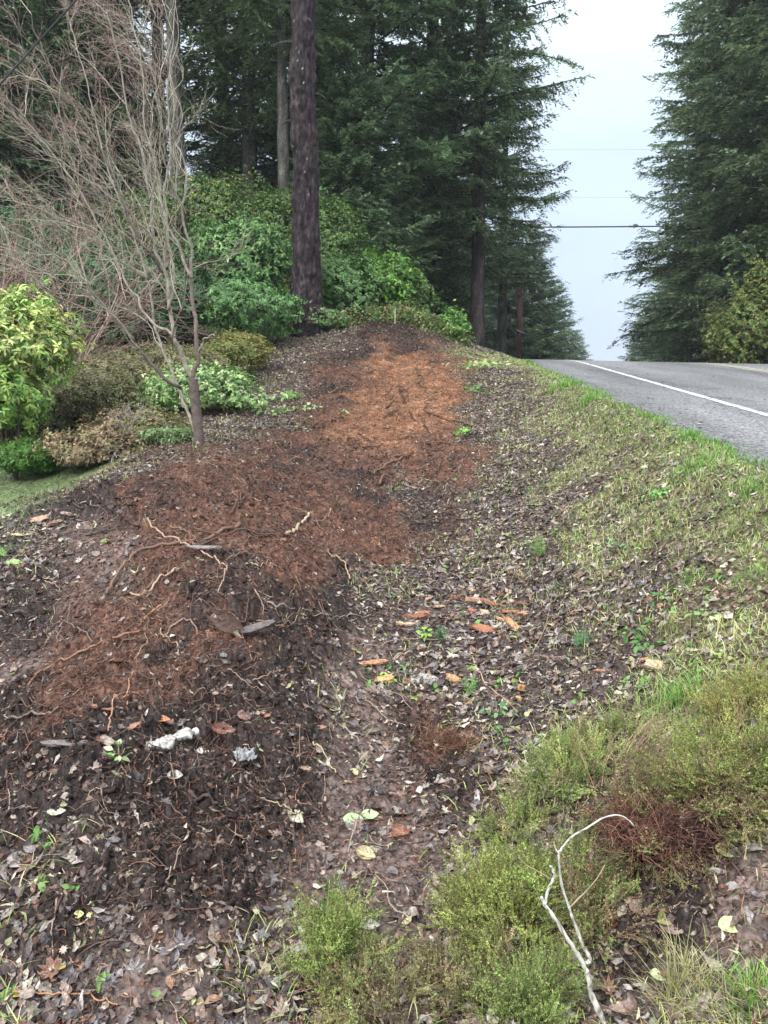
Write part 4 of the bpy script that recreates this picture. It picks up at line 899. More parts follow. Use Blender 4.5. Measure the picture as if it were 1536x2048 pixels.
def grass():
    mb = MB()
    def dn(X, Y, z):
        d = road_left(Y) - X; cl = patch(X, Y, 33, 2.6); cl2 = patch(X, Y, 35, 9)
        e = sstep(.55, .05, d + .9 * (cl - .5)) * (Y > 4) * .85
        return np.clip(z[:, g_z] * 1.9 * sstep(.33, .60, cl * .6 + cl2 * .4) + e * (.25 + .75 * sstep(.42, .55, cl2)) + z[:, w_z] * .9 + z[:, l_z] * .30 * sstep(.54, .64, cl), 0, 1)
    X, Y, Z, z7, Nn = sample_ground(420000, dn, pw=.5, rmax=24, seed=21); m = len(X)
    d = road_left(Y) - X; lush = sstep(.8, .1, d) 
    ci = rng.choice(6, m, p=[.11, .12, .07, .24, .30, .16]); c = GR[ci]; c = c * (1 - .6 * lush[:, None]) + np.array([.21, .37, .085]) * .6 * lush[:, None]
    tone = .8 + .8 * patch(X, Y, 41, 3.5); c = c * tone[:, None] * rng.uniform(.7, 1.25, (m, 1))
    w = z7[:, w_z]; c = c * (1 - w[:, None]) + np.array([.19, .27, .115]) * w[:, None] * rng.uniform(.8, 1.2, (m, 1))
    Ln = rng.uniform(.022, .075, m) * (1 + .12 * lush) * (1 - .55 * w) ; wd = rng.uniform(.0022, .0042, m) * (1 + .10 * Y)
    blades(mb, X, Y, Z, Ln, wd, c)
    # right side of the road, and tufts growing over the road edge
    n = 9000; g = np.random.default_rng(5); Yr = g.uniform(14, 40, n); Xr = road_left(Yr) + ROADW + g.random(n) ** 1.5 * 3
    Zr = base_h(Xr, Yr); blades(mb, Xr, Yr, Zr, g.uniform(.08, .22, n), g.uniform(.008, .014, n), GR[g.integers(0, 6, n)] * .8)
    n = 5000; Yr = 4 + 20 * g.random(n) ** 1.3; Xr = road_left(Yr) + g.normal(-.03, .07, n) + .12 * (fbm(Yr * 3, Yr * 0 + 3, 7, 3) - .5); keep = fbm(Yr * 2.2, Yr * 0, 66, 2) > .50; Yr, Xr = Yr[keep], Xr[keep]; n = len(Xr)
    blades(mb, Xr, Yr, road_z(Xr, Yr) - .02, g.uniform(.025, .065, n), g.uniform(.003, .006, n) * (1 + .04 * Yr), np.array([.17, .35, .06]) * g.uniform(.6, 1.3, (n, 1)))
    stuff('grass', 'short green and straw coloured grass on the verge, road edge and lawn', 'grass', mb, M['grass'])
grass()
def groundcover():
    mb = MB()
    def dn(X, Y, z): 
        cl = patch(X, Y, 53, 1.7); return np.clip((z[:, g_z] * .8 + z[:, l_z] * .45 + z[:, b_z] * .03) * sstep(.50, .66, cl), 0, 1)
    X, Y, Z, z7, Nn = sample_ground(9000, dn, pw=.6, rmax=23, seed=25); m = len(X); per = 5
    ii = np.repeat(np.arange(m), per); s = rng.uniform(.018, .04, m * per)
    pal = np.array([(.13, .28, .06), (.18, .33, .08), (.10, .20, .06), (.26, .34, .10)])[rng.integers(0, 4, m)]
    P = np.stack([X, Y, Z + .008], 1)[ii] + rng.normal(0, .006, (m * per, 3)) * np.array([1, 1, .5]) + np.array([0, 0, .012]) * rng.random((m * per, 1))
    scatter(mb, LT['oval'], P, np.repeat(Nn, per, 0) + rng.normal(0, .3, (m * per, 3)), rng.uniform(0, 6.28, m * per), rng.normal(0, .35, m * per), s * (1 + .02 * np.repeat(Y, per)), pal[ii] * rng.uniform(.7, 1.25, (m * per, 1)), curl=rng.normal(-.3, .3, m * per), fold=rng.uniform(0, .4, m * per))
    # pale weedy leaves on the litter slope left of the berm and scrub on top of the bank
    stuff('small_weeds', 'small green broadleaf weeds spread through the litter', 'weeds', mb, M['leafy'])
groundcover()
def scrub():
    """loose low scrub on the bank behind the berm"""
    mb = MB(); n = 5200; g = np.random.default_rng(77)
    X = g.uniform(-2.9, 2.3, n); Y = g.uniform(20.2, 23.5, n); k = fbm(X * 1.5, Y * 1.5, 8, 3) > .40; X, Y = X[k], Y[k]; n = len(X); Z = H(X, Y); per = 4
    hgt = g.random(n) ** 2 * .45; P = np.stack([X, Y, Z + hgt], 1); ii = np.repeat(np.arange(n), per)
    pal = np.array([(.12, .22, .06), (.17, .26, .08), (.2, .13, .07), (.26, .28, .12), (.1, .14, .05)])[g.integers(0, 5, n)]
    scatter(mb, LT['oval'], P[ii] + g.normal(0, .03, (n * per, 3)), g.normal(0, .5, (n * per, 3)) + np.array([0, 0, 1]), g.uniform(0, 6.28, n * per), g.normal(0, .4, n * per), g.uniform(.04, .085, n * per), pal[ii], curl=g.normal(-.2, .3, n * per))
    stuff('bank_scrub', 'low mixed scrub and weeds on the bank behind the soil heap', 'scrub', mb, M['leafy'])
scrub()

# ================================================================== torn out heather in the foreground
HG = np.array([(.18, .26, .08), (.25, .33, .10), (.31, .37, .13), (.14, .20, .065), (.25, .22, .12)])
HBR = np.array([(.25, .23, .11), (.20, .20, .09), (.29, .22, .15), (.15, .13, .08), (.23, .28, .11)])
def heather(label, u, v, ru, rv, n, L, lean=(0, 0, 1), pal=HG, stemc=(.22, .13, .09), dens=1.0, spread=.55, lift=.0, group=None, bare=0.0, leafsz=.0068, thick=1.0):
    L *= .85; n = int(n * .52); ru *= .9; pal = np.array(pal) * np.array([1.22, 1.18, 1.15])
    c = at(u, v); sc = c.y / FPX; O = np.array(c); rx = ru * sc; ry = rv * sc * 1.6
    t = empty('heather_bush', c); tag(t, label, 'heather', group)
    sb, fb = MB(), MB(); lean = np.array(lean, float); LP, LY, LS, LC = [], [], [], []
    for i in range(n):
        a = rng.uniform(0, 6.28); q = math.sqrt(rng.random()); bx, by = c.x + math.cos(a) * q * rx, c.y + math.sin(a) * q * ry
        b = np.array([bx, by, gz(bx, by) - .01 + lift * (1 - q) ]) - O
        d = lean + np.array([math.cos(a) * q, math.sin(a) * q, 0]) * spread + rng.normal(0, .33, 3); d /= np.linalg.norm(d)
        Ls = L * rng.uniform(.5, 1.15); k = 9; Q = [b]
        for _ in range(k - 1):
            d = d + rng.normal(0, .10, 3) + np.array([0, 0, -.065]); d /= np.linalg.norm(d); Q.append(Q[-1] + d * Ls / (k - 1))
        Q = np.array(Q); tone = rng.uniform(.65, 1.3); pc = pal[rng.integers(len(pal))] * tone; isb = rng.random() < bare
        sb.tube(Q, np.linspace(.0021, .0007, k) * thick, np.array(stemc) * rng.uniform(.5, 1.4), 3)
        ns = int(15 * dens) if not isb else 4
        for s in rng.uniform(.22 if not isb else .5, 1.0, ns):
            f = s * (k - 1); i0 = min(k - 2, int(f)); p = Q[i0] + (Q[i0 + 1] - Q[i0]) * (f - i0); dd = Q[i0 + 1] - Q[i0]; dd /= np.linalg.norm(dd)
            e = dd + rng.normal(0, .55, 3) + np.array([0, 0, .25]); e /= np.linalg.norm(e); l = rng.uniform(.05, .14) * (L / .3) ** .5 * (1.15 - .4 * s)
            P2 = np.array([p, p + e * l * .5 + rng.normal(0, .002, 3), p + e * l + np.array([0, 0, rng.normal(0, .008)])])
            sb.tube(P2, [.0007, .0005, .0003], np.array(stemc) * .8 if rng.random() < .4 else pc * .8, 3)
            m = max(3, int(l / .0026)); w = rng.random(m); LP.append(p + e * l * w[:, None] + rng.normal(0, .0017, (m, 3)))
            LY.append(np.full(m, math.atan2(e[1], e[0])) + rng.normal(0, .7, m)); LC.append(pc * rng.uniform(.7, 1.3, (m, 1)) * (.8 + .45 * s)); LS.append(leafsz * rng.uniform(.6, 1.3, m))
    P = np.concatenate(LP); m = len(P)
    scatter(fb, T_TINY, P, rng.normal(0, .8, (m, 3)) + np.array([0, 0, .8]), np.concatenate(LY), rng.normal(0, .6, m), np.concatenate(LS), np.concatenate(LC), wid=rng.uniform(.7, 1.3, m))
    sb.build('stems', M['twig'], t); fb.build('foliage', M['heath'], t)
    return t
heather('bright green feathery heather left of the big clump at right', 1130, 1555, 80, 45, 170, .21, (-.15, 0, 1), HG, leafsz=.0072)
heather('green heather tips at the back of the right hand clump', 1200, 1490, 85, 26, 110, .15, (-.2, .1, .9), HG)
heather('heather with a fan of bare pinkish stems in the right hand clump', 1215, 1570, 50, 25, 100, .40, (.75, .25, .75), HBR, (.34, .20, .16), bare=.75, spread=.3, thick=1.2)
heather('large olive green heather at the right edge of the photo', 1440, 1570, 105, 45, 240, .22, (0, -.1, 1), HG * np.array([1, .92, .9]), leafsz=.0072)
heather('tall straw green heather standing at the right edge behind the clump', 1490, 1430, 65, 34, 130, .19, (0, 0, 1.2), np.array([(.25, .27, .08), (.2, .25, .07), (.3, .28, .11)]))
heather('overhanging brown stemmed heather above the torn root hollow', 1400, 1640, 130, 16, 190, .24, (.1, -.7, .45), HBR, (.20, .10, .075), bare=.3, spread=.7)
heather('bright yellow green heather lying left of the white forked branch', 1010, 1850, 85, 50, 230, .25, (-.1, -.05, .9), np.array([(.22, .28, .07), (.27, .32, .10), (.19, .23, .07)]), leafsz=.0072)
heather('yellow green heather behind the white forked branch', 1130, 1790, 60, 50, 140, .22, (.1, 0, .9), HG)
heather('green upright heather sprigs in the middle of the lower edge', 670, 1935, 28, 48, 120, .25, (-.1, -.1, 1.1), np.array([(.15, .21, .06), (.19, .26, .07), (.22, .28, .09)]), leafsz=.0075)
heather('heather leaning left at the lower edge, its tips brown', 760, 2020, 65, 30, 120, .18, (-.6, 0, .8), HBR * 1.05, (.2, .15, .09))
heather('olive brown heather sprawling along the lower edge', 930, 1985, 75, 32, 150, .17, (-.2, 0, .8), HBR, (.2, .14, .09))
heather('green heather tuft at the lower edge left of the white branch foot', 1060, 2030, 65, 30, 130, .20, (0, 0, 1), np.array([(.16, .23, .07), (.2, .27, .09)]))
heather('reddish brown twiggy heather stems right behind the white branch', 1190, 1850, 40, 40, 110, .22, (.1, 0, .8), HBR * .9, (.24, .12, .08), bare=.6)
heather('small heather tuft between bare soil and the bright clump', 1040, 1660, 45, 20, 70, .17, (-.2, 0, .9), HG)
heather('dark heather mass under the torn root hollow rim', 1290, 1625, 60, 20, 110, .20, (-.2, -.2, .9), HBR * .8, (.18, .1, .07))
# root mass under the overhang
def root_mass(label, u, v, ru, h, n, c):
    p = at(u, v); sc = p.y / FPX; rx = ru * sc
    t = empty('root_mass', p); tag(t, label, 'roots'); m = MB()
    for i in range(n):
        k = 8; a = rng.uniform(0, 6.28); P = np.array([rng.normal(0, rx * .5), rng.normal(0, rx * .35), rng.uniform(0, h)]); d = np.array([math.cos(a), math.sin(a) * .6, rng.normal(0, .5)]); Q = [P]
        for _ in range(k - 1): d = d + rng.normal(0, .5, 3); d /= np.linalg.norm(d); Q.append(Q[-1] + d * rng.uniform(.012, .03))
        m.tube(np.array(Q), rng.uniform(.0006, .0018), np.array(c) * rng.uniform(.5, 1.6), 3)
    m.build('roots', M['fibre'], t)
    # the soil ball the roots hold
    s = MB(); th = np.linspace(0, 2 * PI, 29)[:-1]; ph = np.linspace(.02, PI - .02, 16); T, Ph = np.meshgrid(th, ph); R = 1 + .5 * (fbm(T * 3 + 5, Ph * 4, int(u), 4) - .5)
    V = np.stack([R * np.sin(Ph) * np.cos(T) * rx * .75, R * np.sin(Ph) * np.sin(T) * rx * .5, R * np.cos(Ph) * h * .7 + h * .25], -1).reshape(-1, 3)
    i = np.arange(15)[:, None] * 28; j = np.arange(28)[None]; j2 = (j + 1) % 28; F = np.stack([i + j, i + 28 + j, i + 28 + j2, i + j2], -1).reshape(-1, 4)
    s.add(V, F, np.array(c)[None] * .35 * rng.uniform(.7, 1.3, (len(V), 1))); s.build('soil_ball', M['clod'], t, True)
root_mass('matted reddish roots of the torn out heather, in the hollow at right', 1300, 1700, 95, .10, 700, (.15, .07, .05))
root_mass('dark fibrous root clump just left of the yellow ribbed leaf at right', 1400, 1690, 80, .09, 450, (.10, .05, .04))
root_mass('clump of rusty root fibres on the soil beside the bright heather', 900, 1490, 50, .018, 200, (.15, .075, .045))

# ================================================================== single roots, sticks and stalks
def path_obj(name, label, pts, r0, r1, c, cat='root', lifts=None, arch=.0, group=None, n=6, wob=.009, c2=None, mat='fibre', k=None, Y=None):
    if Y is None: P = np.array([at(u, v) for u, v in pts])
    else: P = np.array([atY(u, v, y_) for (u, v), y_ in zip(pts, Y)])
    k = k or 6 * len(pts); P = smooth_path(P, k)
    if Y is None:
        P[:, 2] = H(P[:, 0], P[:, 1])
        P[:, 2] = .5 * P[:, 2] + .5 * np.convolve(np.pad(P[:, 2], 2, 'edge'), np.ones(5) / 5, 'valid') + r0 * .8 + .012
        P[:, 2] += arch * np.sin(np.linspace(0, PI, k))
    if lifts is not None: P[:, 2] += np.interp(np.linspace(0, 1, k), np.linspace(0, 1, len(lifts)), lifts)
    P += (np.stack([fbm(np.arange(k) * .6, np.full(k, P[0, 0] * 9 + q * 3.1), 400 + q, 2) for q in range(3)], 1) - .5) * 2 * wob
    O = P[0].copy(); m = MB(); R = .85 * np.linspace(r0, r1, k) * (1 + .22 * (fbm(np.arange(k) * .9, np.full(k, P[0, 1] * 7), 5, 2) - .5) * 2)
    m.tube(P - O, R, c, max(n, 6), c2); o = m.build(name, M[mat], None, True); o.location = O; tag(o, label, cat, group); return o
RC = (.15, .085, .06); RL = (.34, .24, .17); RDK = (.07, .048, .042)
R_ = [
 ('root', 'thin root curving down to the left from the crest of the reddish berm', [(516, 978), (490, 1000), (468, 1022), (450, 1035)], .006, .003, RC),
 ('root', 'longest thick root, arching from the left path up over the berm', [(215, 1196), (232, 1165), (252, 1135), (290, 1107), (350, 1094), (430, 1076), (480, 1058)], .010, .016, (.17, .10, .07)),
 ('root', 'pale root running down to the right across the longest thick root', [(296, 1048), (318, 1072), (350, 1082), (400, 1108), (430, 1124), (455, 1137)], .0085, .004, RL),
 ('root', 'pale peeled root lying across the berm below the longest root', [(262, 1196), (290, 1187), (320, 1170), (345, 1156), (358, 1152)], .007, .009, RL),
 ('root', 'long red brown root running from the left edge up toward the forked root', [(40, 1382), (80, 1358), (110, 1340), (165, 1312), (235, 1290), (285, 1268)], .006, .008, (.26, .14, .09)),
 ('root', 'short pale root hanging down the berm right of the peeled root', [(455, 1140), (450, 1158), (443, 1176), (434, 1198)], .005, .003, RL),
 ('root', 'pale root curving down at the right flank of the berm', [(655, 1104), (672, 1118), (690, 1137), (700, 1170)], .005, .006, (.36, .24, .16)),
 ('stick', 'dark straight stick lying level at the left of the berm', [(118, 1073), (200, 1067), (282, 1054)], .006, .005, RDK),
 ('stick', 'dark stick sticking out toward the lawn', [(28, 1005), (65, 996), (118, 998), (168, 1022)], .006, .008, RDK),
 ('root', 'forked pale root beside the small upright stump', [(322, 1276), (345, 1268), (380, 1263), (402, 1270)], .006, .004, RL),
 ('root', 'pale branch of root below the forked root', [(322, 1270), (332, 1286), (352, 1300), (358, 1318)], .005, .003, RL),
 ('root', 'root rising left of the upright stump', [(322, 1225), (305, 1238), (288, 1248), (280, 1260)], .006, .004, (.38, .22, .13)),
 ('root', 'broken thick dark root end buried in the middle of the berm', [(330, 1110), (380, 1098), (440, 1078), (500, 1072), (545, 1078)], .011, .007, (.11, .07, .055)),
 ('stick', 'grey brown stick at the left edge of the dark heap', [(12, 1458), (70, 1444), (118, 1430)], .007, .006, (.14, .11, .09)),
 ('stick', 'short dark root pointing down on the left path', [(130, 1252), (158, 1270), (186, 1290)], .004, .005, (.16, .12, .11)),
 ('stick', 'short dark stick lying level at the right foot of the berm', [(828, 1049), (872, 1044), (928, 1047)], .010, .008, (.10, .065, .05)),
 ('stick', 'thick brown stick lying on the reddish soil', [(748, 956), (775, 938), (806, 918)], .018, .014, (.15, .085, .06)),
 ('stick', 'small black stub end beside the thick brown stick', [(790, 918), (812, 920), (826, 908)], .012, .010, (.04, .028, .025)),
 ('stick', 'black twig standing out of the orange soil', [(798, 782), (804, 796), (812, 810)], .016, .012, (.035, .024, .022)),
 ('stick', 'dark branched twig on the right of the orange soil', [(848, 826), (870, 834), (895, 842), (930, 852)], .012, .009, (.05, .03, .025)),
 ('stick', 'dark twig pointing up at the right of the orange soil', [(848, 826), (856, 814), (850, 808), (872, 800)], .010, .006, (.05, .03, .025)),
 ('stick', 'dark twig at the upper right of the orange soil', [(836, 766), (842, 776), (852, 780)], .013, .009, (.04, .028, .025)),
 ('root', 'long curved root near the top of the orange soil', [(775, 703), (800, 706), (820, 716), (838, 720)], .012, .008, (.16, .075, .045)),
 ('root', 'thin brown root at the upper left of the orange soil', [(640, 800), (665, 785), (700, 775)], .008, .006, (.30, .16, .08)),
 ('stick', 'dark forked twig in the reddish soil above the berm', [(716, 870), (735, 884), (748, 898)], .011, .007, (.05, .03, .025)),
 ('stick', 'thin dark twig lying on the litter in the centre', [(716, 1352), (745, 1378), (790, 1400), (850, 1436)], .0035, .003, (.22, .16, .12)),
 ('stick', 'short pale twig below the yellow wood block', [(728, 1402), (745, 1416), (768, 1436), (798, 1462)], .0035, .003, (.34, .25, .18)),
 ('stick', 'straight pale stalk leaning on the path right of the pale scrap', [(625, 1495), (648, 1525), (672, 1556)], .0032, .0028, (.45, .36, .24)),
 ('stick', 'thin grey branch in the dark soil above the bark slab', [(536, 1212), (560, 1220), (590, 1224)], .006, .005, (.30, .26, .23)),
 ('stick', 'thin branch running right from the grey one above the bark slab', [(604, 1222), (640, 1236), (690, 1242), (740, 1234)], .004, .003, (.32, .27, .23)),
 ('root', 'long thin root along the litter right of the centre', [(718, 1296), (760, 1300), (810, 1288), (905, 1286)], .004, .003, (.30, .22, .17)),
 ('stick', 'curved pale root piece near the yellow wood block', [(786, 1326), (800, 1318), (826, 1314)], .006, .005, (.34, .26, .2)),
 ('stick', 'thin twig lying on the dark soil of the front heap', [(590, 1652), (560, 1635), (520, 1612)], .003, .003, (.34, .26, .16)),
 ('stick', 'thin curved root at the left of the front heap', [(42, 1762), (62, 1745), (85, 1728)], .003, .002, (.3, .22, .18)),
 ('stick', 'short thick dark stick in the front heap', [(378, 1595), (405, 1606), (436, 1618)], .009, .007, (.085, .055, .045)),
 ('stick', 'pale thin stick at the left lower edge', [(0, 2002), (90, 2008), (180, 2008), (235, 2022)], .003, .003, (.42, .22, .12)),
 ('stick', 'pale straw stalk standing at the middle of the lower edge', [(642, 1965), (650, 2005), (656, 2046)], .003, .003, (.5, .42, .26)),
 ('root', 'thin white root arching in the dark heap at left', [(218, 1478), (222, 1440), (232, 1400), (260, 1388)], .004, .003, (.36, .2, .13)),
 ('root', 'reddish root loop right of the thin arching root', [(256, 1425), (258, 1390), (262, 1365), (288, 1350)], .004, .003, (.34, .17, .10)),
]
for (nm, lab, pts, r0, r1, c) in R_: path_obj(nm, lab, pts, r0, r1, c, nm, arch=rng.uniform(.0, .02), c2=np.array(c) * rng.uniform(.75, 1.3))
# extra roots like these, thick on the crown of the berm
for i in range(90):
    u, v = rng.normal(400, 150), rng.uniform(985, 1420); u = min(max(u - (v - 1050) * .25, 5), 700); a = rng.uniform(-.5, .45) if rng.random() < .7 else rng.uniform(-1.4, 1.4); L = rng.uniform(30, 110); pts = [(u, v)]
    for _ in range(4): a += rng.normal(0, .35); pts.append((pts[-1][0] + math.cos(a) * L / 4, pts[-1][1] - math.sin(a) * L / 5))
    c = [RC, RC, (.13, .075, .055), RL, RDK][rng.integers(5)]
    path_obj('root', 'torn brown root among many alike on the crown of the berm', pts, rng.uniform(.0022, .0058), .0015, np.array(c) * rng.uniform(.7, 1.2), 'root', arch=rng.uniform(0, .025), group='torn roots on the crown of the berm', k=18)
for i in range(60):
    v = rng.uniform(690, 990); u = rng.uniform(640 - (v - 700) * .35, 910); a = rng.uniform(-1.2, 1.2); L = rng.uniform(9, 42) * (.7 + (v - 690) / 500); pts = [(u, v)]
    for _ in range(3): a += rng.normal(0, .4); pts.append((pts[-1][0] + math.cos(a) * L / 3, pts[-1][1] - math.sin(a) * L / 4))
    path_obj('stick', 'small dark twig among many alike on the reddish and orange soil', pts, rng.uniform(.008, .018), .005, np.array([RDK, (.05, .03, .025), RC][rng.integers(3)]) * rng.uniform(.7, 1.2), 'stick', arch=rng.uniform(0, .03), group='dark twigs scattered on the orange soil', k=12)
# upright stump
path_obj('stump', 'small upright dark stump where the pale root forks', [(326, 1262), (327, 1240), (326, 1222)], .013, .006, (.10, .055, .045), 'stump', Y=[at(326, 1262).y] * 3, n=8)
# broken root with splintered end
path_obj('broken_root', 'broken thick pale root with splintered end on top of the berm', [(575, 1078), (590, 1066), (606, 1050), (620, 1040)], .016, .010, (.33, .23, .15), 'root', n=8, wob=.012, c2=(.46, .38, .26))
# dry stalks standing in the litter
yb = at(1065, 1310).y
path_obj('dry_stalk', 'thin arching pale stalk standing in the litter at right', [(1062, 1312), (1078, 1282), (1092, 1250), (1102, 1200), (1104, 1180)], .003, .002, (.40, .28, .17), 'stalk', Y=[yb] * 5, k=24, wob=.002)
path_obj('dry_stalk', 'thin stalk rising left of the arching pale stalk', [(1062, 1310), (1040, 1270), (1022, 1225), (1020, 1170), (1050, 1110)], .0028, .0015, (.36, .24, .16), 'stalk', Y=[yb] * 5, k=24, wob=.002)
yb = at(1035, 1440).y
path_obj('dry_stalk', 'pale stalk slanting down toward the bright heather', [(945, 1320), (962, 1352), (985, 1385), (1036, 1432)], .004, .003, (.42, .31, .2), 'stalk', wob=.003)
path_obj('dry_stalk', 'straight thin stalk standing in the dark soil left of the path', [(599, 1525), (599, 1490), (600, 1448)], .003, .002, (.34, .22, .15), 'stalk', Y=[at(599, 1535).y] * 3, k=10, wob=.002)

# ---- the white forked branch
def white_branch():
    b = at(1212, 2046); y = b.y
    t = empty('forked_branch', b); tag(t, 'white lichen covered forked branch sticking up at the lower right', 'branch'); O = np.array(b)
    def tub(nm, pts, ys, r0, r1, par, bend=.004, k=40, c=(.62, .61, .56)):
        P = smooth_path(np.array([atY(u, v, q) for (u, v), q in zip(pts, ys)]), k) - O
        P += (np.stack([fbm(np.arange(k) * .7, np.full(k, pts[0][0] * .1 + q * 3.1), 500 + q, 2) for q in range(3)], 1) - .5) * bend
        m = MB(); kk = fbm(np.arange(k) * 1.3, np.arange(k) * 0 + pts[0][0], 55, 2)
        R = np.linspace(r0, r1, k) * (1 + .35 * (kk - .5) * 2)
        m.tube(P, R, c, 8); cc = np.concatenate(m.C).reshape(-1, 3); q = rng.random(len(cc)) < .22; cc = cc.copy(); cc[q] = np.array([.22, .19, .16]); m.C = [cc]
        return m.build(nm, M['twig'], par, True)
    tub('main_stem', [(1214, 2060), (1200, 2028), (1182, 1985), (1176, 1950), (1166, 1928), (1140, 1885), (1112, 1840), (1092, 1812), (1082, 1794)], [y, y, y, y - .01, y - .01, y - .02, y - .02, y - .02, y - .02], .0085, .0042, t)
    tub('side_branch', [(1090, 1812), (1096, 1780), (1108, 1755), (1106, 1740), (1100, 1730)], [y - .02] * 5, .0045, .0028, t, k=22)
    tub('side_branch', [(1168, 1926), (1180, 1922), (1176, 1908), (1164, 1888), (1150, 1850), (1136, 1810), (1122, 1765), (1117, 1710), (1120, 1702)], [y] * 9, .0048, .0030, t, k=40)
    tub('side_branch', [(1118, 1708), (1128, 1690), (1146, 1672), (1170, 1658), (1198, 1640), (1228, 1630), (1252, 1636), (1268, 1652)], [y + .01 * q for q in range(8)], .0032, .0014, t, k=30, bend=.002)
    tub('side_branch', [(1116, 1706), (1110, 1695), (1108, 1684)], [y] * 3, .0025, .0012, t, k=8, bend=.001)
    tub('side_branch', [(1100, 1758), (1080, 1745), (1056, 1732), (1036, 1715)], [y] * 4, .0022, .0012, t, k=12, bend=.002, c=(.36, .28, .18))
    tub('side_branch', [(1140, 1815), (1165, 1790), (1190, 1762), (1210, 1730)], [y] * 4, .002, .0012, t, k=12, bend=.002, c=(.42, .34, .22))
white_branch()

# ---- crumpled bottle and scrap
def mat_plastic(name, c, rough=.3):
    m = bpy.data.materials.new(name); m.use_nodes = True; t = m.node_tree; L = t.links; b = t.nodes['Principled BSDF']; tc = N(t, 'ShaderNodeTexCoord')
    n = N(t, 'ShaderNodeTexNoise'); n.inputs['Scale'].default_value = 30; n.inputs['Detail'].default_value = 6; n.inputs['Distortion'].default_value = 1.5; L.new(tc.outputs['Object'], n.inputs[0])
    r = N(t, 'ShaderNodeValToRGB'); e = r.color_ramp.elements; e[0].position = .36; e[0].color = (.20, .17, .14, 1); e[1].position = .50; e[1].color = (*c, 1); L.new(n.outputs[0], r.inputs[0]); L.new(r.outputs[0], b.inputs['Base Color'])
    b.inputs['Roughness'].default_value = rough; bp = N(t, 'ShaderNodeBump'); bp.inputs['Strength'].default_value = .8; bp.inputs['Distance'].default_value = .004; L.new(n.outputs[0], bp.inputs['Height']); L.new(bp.outputs[0], b.inputs['Normal'])
    return m
def lathe(prof, n=36):
    V = []; 
    for (x, r) in prof:
        for k in range(n): a = k * 2 * PI / n; V.append((x, r * math.cos(a), r * math.sin(a)))
    m = len(prof); F = [[i * n + k, i * n + (k + 1) % n, (i + 1) * n + (k + 1) % n, (i + 1) * n + k] for i in range(m - 1) for k in range(n)]
    return np.array(V, float), np.array(F)
def bottle():
    a, b = at(292, 1492), at(398, 1494); p = (a + b) / 2; L = (b - a).length
    rz = math.atan2((b - a).y, (b - a).x); gzz = gz(p.x, p.y)
    t = empty('crushed_bottle', (p.x, p.y, gzz + .022), rz); tag(t, 'crumpled dirty white plastic bottle lying on the dark soil', 'bottle')
    xs = np.linspace(-.5, .36, 60); r = .034 * (1 + .05 * np.cos(xs * 70)) * np.where(xs < -.47, .75, 1)
    waist = 1 - .42 * np.exp(-((xs - .06) / .10) ** 2); r = r * waist; r = np.where(xs > .28, np.interp(xs, [.28, .36], [.033, .014]), r)
    V, F = lathe([(-.5 * L, .002)] + [(x * L, q) for x, q in zip(xs, r)] + [(.40 * L, .013)])
    c = fbm(V[:, 0] * 22 + np.cos(np.arctan2(V[:, 1], V[:, 2])) * 1.3, np.sin(np.arctan2(V[:, 1], V[:, 2])) * 1.6, 3, 3) - .5
    V[:, 1:] *= (1 + .95 * c)[:, None]; V[:, 2] *= .75; V[:, 2] += .005 * np.sin(V[:, 0] * 28); V[:, 1] += .008 * np.sin(V[:, 0] * 17)
    pm = mat_plastic('dirty_white_plastic', (.50, .485, .455))
    obj('bottle_body', raw_mesh('bottle_body', V, [F], None, pm, True), t)
    V, F = lathe([(.39 * L, .004), (.39 * L, .0155), (.44 * L, .0165), (.455 * L, .015), (.46 * L, .002)], 20); V[:, 2] += .005 * math.sin(.4 * L * 28) 
    obj('cap', raw_mesh('cap', V, [F], None, mat_plastic('white_cap', (.72, .72, .70), .4), True), t)
bottle()
def scrap(label, u, v, wpx, c):
    p = at(u, v); s = wpx * p.y / FPX; n = 22; g = np.linspace(-.5, .5, n); A, B = np.meshgrid(g, g)
    rr = 1 - .35 * fbm(A * 5 + 3, B * 5, 9, 2); Z = .55 * (fbm(A * 4.3, B * 4.3, 44, 3) - .5) + .45 * (np.abs(fbm(A * 9, B * 9, 45, 2) - .5)) + .22 * np.exp(-(A ** 2 + B ** 2) * 9)
    th = .02; V = np.stack([A * rr * s, B * rr * s * .8, Z * s * .9 + .008], -1).reshape(-1, 3)
    i = np.arange(n - 1)[:, None] * n; j = np.arange(n - 1)[None]; F = np.stack([i + j, i + j + 1, i + n + j + 1, i + n + j], -1).reshape(-1, 4)
    o = obj('plastic_scrap', raw_mesh('plastic_scrap', V, [F], None, mat_plastic('torn_plastic', c, .35), False)); o.location = p; o.rotation_euler = (.3, 0, .4)
    md = o.modifiers.new('t', 'SOLIDIFY'); md.thickness = .002
    tag(o, label, 'litter')
scrap('torn greyish white plastic scrap right of the crumpled bottle', 490, 1524, 50, (.42, .44, .46))

